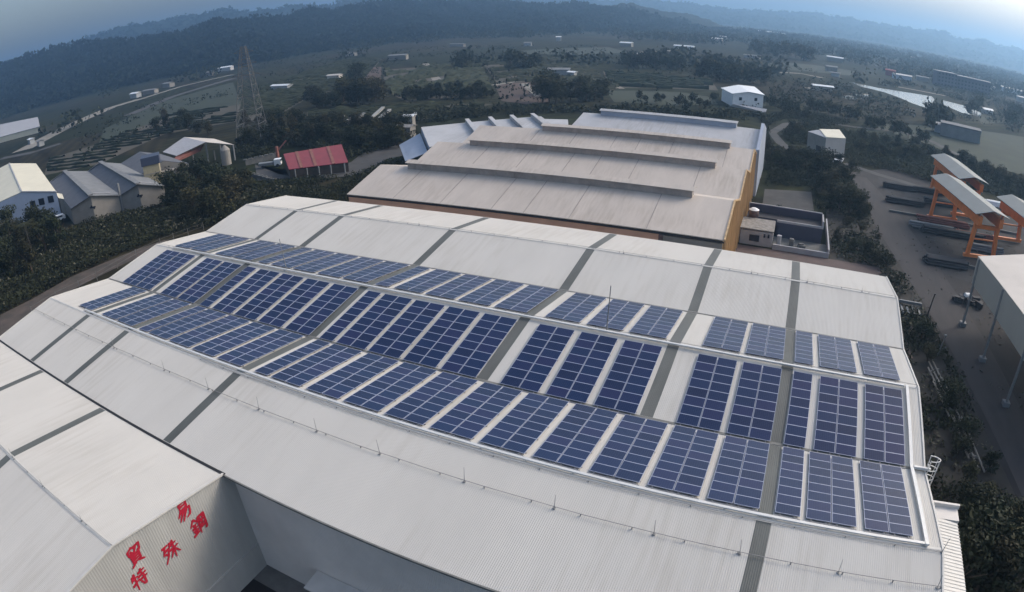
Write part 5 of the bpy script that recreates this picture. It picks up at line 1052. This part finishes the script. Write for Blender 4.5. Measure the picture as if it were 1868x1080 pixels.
FH = [(848, 60, 22, 14, 7, 'white', 'white', 'white house cluster at the foot of the central hills'), (838, 52, 14, 10, 4, 'beigewall', 'parapet', 'small grey house just above the white cluster at the hill foot'),
 (1103, 48, 26, 10, 4, 'parapet', 'white', 'pale roof on the dark slope in the top middle'), (1143, 85, 18, 10, 4, 'parapet', 'white', 'white roof by the green field above the tree row'), (1248, 90, 30, 8, 3.5, 'white', 'white', 'long white roof right of the red track'),
 (1019, 75, 8, 8, 5, 'white', 'white', 'tiny white hut near the far green field'), (963, 84, 10, 8, 3.5, 'white', 'parapet', 'tiny pale hut left of the white hut'), (1163, 108, 16, 8, 4, 'parapet', 'white', 'white roofed farmhouse in the dark tree row'),
 (1185, 108, 12, 8, 4, 'bluewall', 'blueroof', 'bluish farmhouse at the right end of the dark tree row'), (1020, 139, 17, 8, 4, 'white', 'parapet', 'low white building with dark openings beside the tall dark clump'), (1044, 141, 6, 5, 3, 'white', 'white', 'small white hut right of the low white building'),
 (1308, 77, 22, 12, 5, 'parapet', 'white', 'white roofs below the right hills, left one'), (1320, 74, 16, 10, 6, 'white', 'blueroof', 'white house below the right hills, right one'), (1395, 62, 60, 20, 6, 'parapet', 'white', 'long white factory roof at the foot of the right hills'),
 (1425, 66, 55, 18, 6, 'blueroof', 'white', 'second long white roof at the foot of the right hills'), (1467, 69, 10, 8, 7, 'white', 'white', 'narrow white house right of the long white roofs'), (1523, 113, 26, 10, 5, 'parapet', 'white', 'bright white roof over the dark trees on the right plain'),
 (1516, 130, 14, 8, 4, 'beigewall', 'parapet', 'small grey house below the bright white roof'), (1524, 140, 10, 6, 3, 'white', 'parapet', 'small pale hut below the grey house on the right plain'), (1624, 138, 14, 10, 5, 'redroof', 'redroof', 'red house among the trees left of the apartment blocks'),
 (1645, 145, 26, 10, 4, 'bluewall', 'blueroof', 'bluish low sheds right of the red house'), (1682, 148, 18, 8, 4, 'parapet', 'parapet', 'small pale roof left of the apartment blocks'), (1665, 108, 16, 10, 4, 'white', 'white', 'white roof on the hazy slope at the right'),
 (1470, 110, 12, 8, 4, 'parapet', 'parapet', 'small pale hut left of the bright white roof'), (1806, 164, 14, 8, 4, 'white', 'white', 'bright white hut right of the long apartment block'), (1845, 170, 40, 12, 5, 'bluewall', 'blueroof', 'row of bluish sheds at the far right edge'),
 (1822, 158, 22, 10, 6, 'parapet', 'parapet', 'grey hut behind the bright white hut'), (1800, 208, 10, 8, 3, 'white', 'white', 'small white hut by the end of the pond'), (1860, 186, 10, 8, 5, 'white', 'blueroof', 'pale house at the far right edge below the sheds'),
 (245, 152, 26, 10, 4, 'parapet', 'parapet', 'grey shed roof on the dark slope left of the road'), (248, 178, 14, 9, 4, 'white', 'white', 'white house at the end of the left road'), (275, 171, 24, 8, 3.5, 'parapet', 'greyroof2', 'small grey roof right of the white house by the road'),
 (308, 159, 22, 9, 4, 'beigewall', 'parapet', 'grey roof beside the dark trees by the road'), (385, 138, 24, 10, 4, 'parapet', 'parapet', 'left one of two long pale sheds on the bank by the tower'), (412, 129, 26, 10, 4, 'blueroof', 'white', 'right one of two long pale sheds on the bank by the tower'),
 (67, 125, 16, 9, 4, 'bluewall', 'blueroof', 'bluish hut on the dark slope at the far left'), (514, 164, 24, 6, 3, 'white', 'white', 'long bright white shed at the lower end of the field track'), (611, 145, 14, 6, 3, 'pinkroof', 'pinkroof', 'pale low hut beside a track among the orchards'),
 (640, 102, 22, 8, 3, 'parapet', 'parapet', 'faint pale shed at the far edge of the orchards'), (727, 109, 24, 8, 4, 'parapet', 'parapet', 'grey farm shed in the orchards left of the centre'), (835, 85, 30, 6, 3, 'parapet', 'parapet', 'long pale shed at the far edge of the plain'),
 (748, 232, 4.5, 4, 4, 'beigewall', 'white', 'tiny white roofed hut left of the vented white hall'), (742, 250, 7, 5, 3.5, 'parapet', 'rubble', 'rubbly low hut against the vented white hall'), (1372, 107, 22, 7, 3, 'parapet', 'parapet', 'pale low shed among trees on the right plain'),
 (1500, 166, 18, 6, 3, 'parapet', 'white', 'long low pale roof left of the pond'), (58, 262, 8, 5, 3, 'white', 'white', 'white lorry-sized shed on the bank behind the cream roofed house'), (75, 266, 7, 5, 3, 'white', 'parapet', 'small white shed right of the lorry-sized one')]
M['farwhite'] = mat('dim_white', (0.30, 0.31, 0.32), 0.6, var=0.25, scale=0.3)  # white toned down for the small scattered buildings
for a in FH:
    a = list(a); a[2] *= .68; a[3] *= .65; a[5] = {'white': 'farwhite', 'parapet': 'beigewall'}.get(a[5], a[5]); a[6] = {'parapet': 'greyroof2'}.get(a[6], a[6]); far_house(*a)
far_house(1722, 157, 20, 14, 13, 'purple', 'parapet', 'left grey apartment block of three behind the pond', .1, True, 'apartment block')
far_house(1716, 150, 12, 12, 11, 'parapet', 'parapet', 'pale small apartment block beside the grey one behind the pond', .1, True, 'apartment block')
far_house(1768, 166, 40, 14, 12, 'purple', 'parapet', 'long dark apartment block behind the pond', -.25, True, 'apartment block')
far_house(1750, 252, 18, 9, 5, 'greyroof2', 'greyroof', 'wide dark blue-grey building between the pond and the steel yard', -.2, True, 'building')
far_house(1722, 243, 9, 5, 3.5, 'bluewall', 'blueroof', 'small building with pale grey roof in front of the dark blue-grey one', -.2, False, 'house')
# long white shed at the far left edge
q = [P3(-40, 262, -6), P3(72, 231, -6), P3(68, 214, -5.5), P3(-40, 236, -5.5)]
e = gable_hall('white_shed', [q[1]+Vector((0, 0, 0)), q[2], q[3], q[0]], -3.6, 'cream', 'parapet', 'long white shed at the left edge beyond the road', 'shed')
b = P3(566, 78, GZ); mb = MB(); mb.tube((b.x, b.y, GZ), (b.x, b.y, GZ+26), 1.4, .9, n=8); tag(mb.build('chimney_stack', M['parapet']), 'thin pale chimney rising from the dark hill foot left of centre', 'chimney')

NEST = {'skylight_strip': 'roof', 'ridge_cap': 'roof', 'valley_gutter': 'roof', 'roof_seam': 'roof', 'ridge_vent': 'roof', 'roof_vent': 'roof', 'roof_trim': 'roof', 'translucent_strip': 'roof', 'annex_roof_rib': 'side_annex_roof',
        'window': 'wall', 'door': 'wall', 'wall_rib': 'gable_wall', 'downpipe': 'wall', 'eave_gutter': 'roof', 'verge_flashing': 'roof', 'eave_flashing': 'roof'}
base = lambda n: n.split('.')[0]
byp = {}
for o in COL.objects:
    if o.parent and o.parent.type == 'EMPTY': byp.setdefault(o.parent.name, []).append(o)
for pn, ch in byp.items():
    for c in ch:
        t = NEST.get(base(c.name))
        if not t: continue
        T = [x for x in ch if base(x.name) == t]
        if T: c.parent = T[-1]; c.matrix_parent_inverse = Matrix.Identity(4)
for o in [o for o in COL.objects if base(o.name) == 'wall_character']:
    T = [x for x in byp[fac.name] if base(x.name) == 'gable_wall']; o.parent = T[-1]; o.matrix_parent_inverse = Matrix.Identity(4)
# ================================================================== HAZE, SKY, LIGHT
mb = MB(); mb.bb(-7000, 7000, -7000, 7000, GZ-1.0, 215.0); hz = mb.build('haze', None); hz.data.materials.clear()
hm = bpy.data.materials.new('haze'); hm.use_nodes = True; nt = hm.node_tree
for n_ in list(nt.nodes): nt.nodes.remove(n_)
ou = nt.nodes.new('ShaderNodeOutputMaterial'); vp = nt.nodes.new('ShaderNodeVolumePrincipled'); nt.links.new(vp.outputs[0], ou.inputs['Volume'])
vp.inputs['Color'].default_value = (0.36, 0.63, 1.0, 1); vp.inputs['Density'].default_value = 0.00041; vp.inputs['Anisotropy'].default_value = 0.52
hz.data.materials.append(hm); hz['kind'] = 'stuff'; tag(hz, 'thin bluish haze over the plain and hills', 'haze')
AZ, EL = R(46), R(35)
w = bpy.data.worlds.new('World'); sc.world = w; w.use_nodes = True; nt = w.node_tree; bg = nt.nodes['Background']
sky = nt.nodes.new('ShaderNodeTexSky'); sky.sky_type = 'NISHITA'; sky.sun_disc = False; sky.sun_elevation = EL; sky.sun_rotation = AZ
sky.air_density = 1.3; sky.dust_density = 6.0; sky.ozone_density = 2.5; sky.altitude = 60
hsv = nt.nodes.new('ShaderNodeHueSaturation'); hsv.inputs['Saturation'].default_value = 0.85; nt.links.new(sky.outputs[0], hsv.inputs['Color']); nt.links.new(hsv.outputs[0], bg.inputs['Color']); bg.inputs['Strength'].default_value = 0.15
sd = bpy.data.lights.new('sun', 'SUN'); so = bpy.data.objects.new('sun', sd); COL.objects.link(so)
sd.energy = 0.85; sd.angle = R(16); sd.color = (1.0, 0.90, 0.80)
so.rotation_euler = Vector((math.sin(AZ)*math.cos(EL), math.cos(AZ)*math.cos(EL), math.sin(EL))).to_track_quat('Z', 'Y').to_euler()
sc.view_settings.view_transform = 'Standard'; sc.view_settings.look = 'None'; sc.view_settings.exposure = 0.60; sc.view_settings.gamma = 1.0
sc.cycles.volume_bounces = 0; sc.cycles.max_bounces = 6; sc.cycles.volume_step_rate = 10; sc.cycles.use_denoising = True
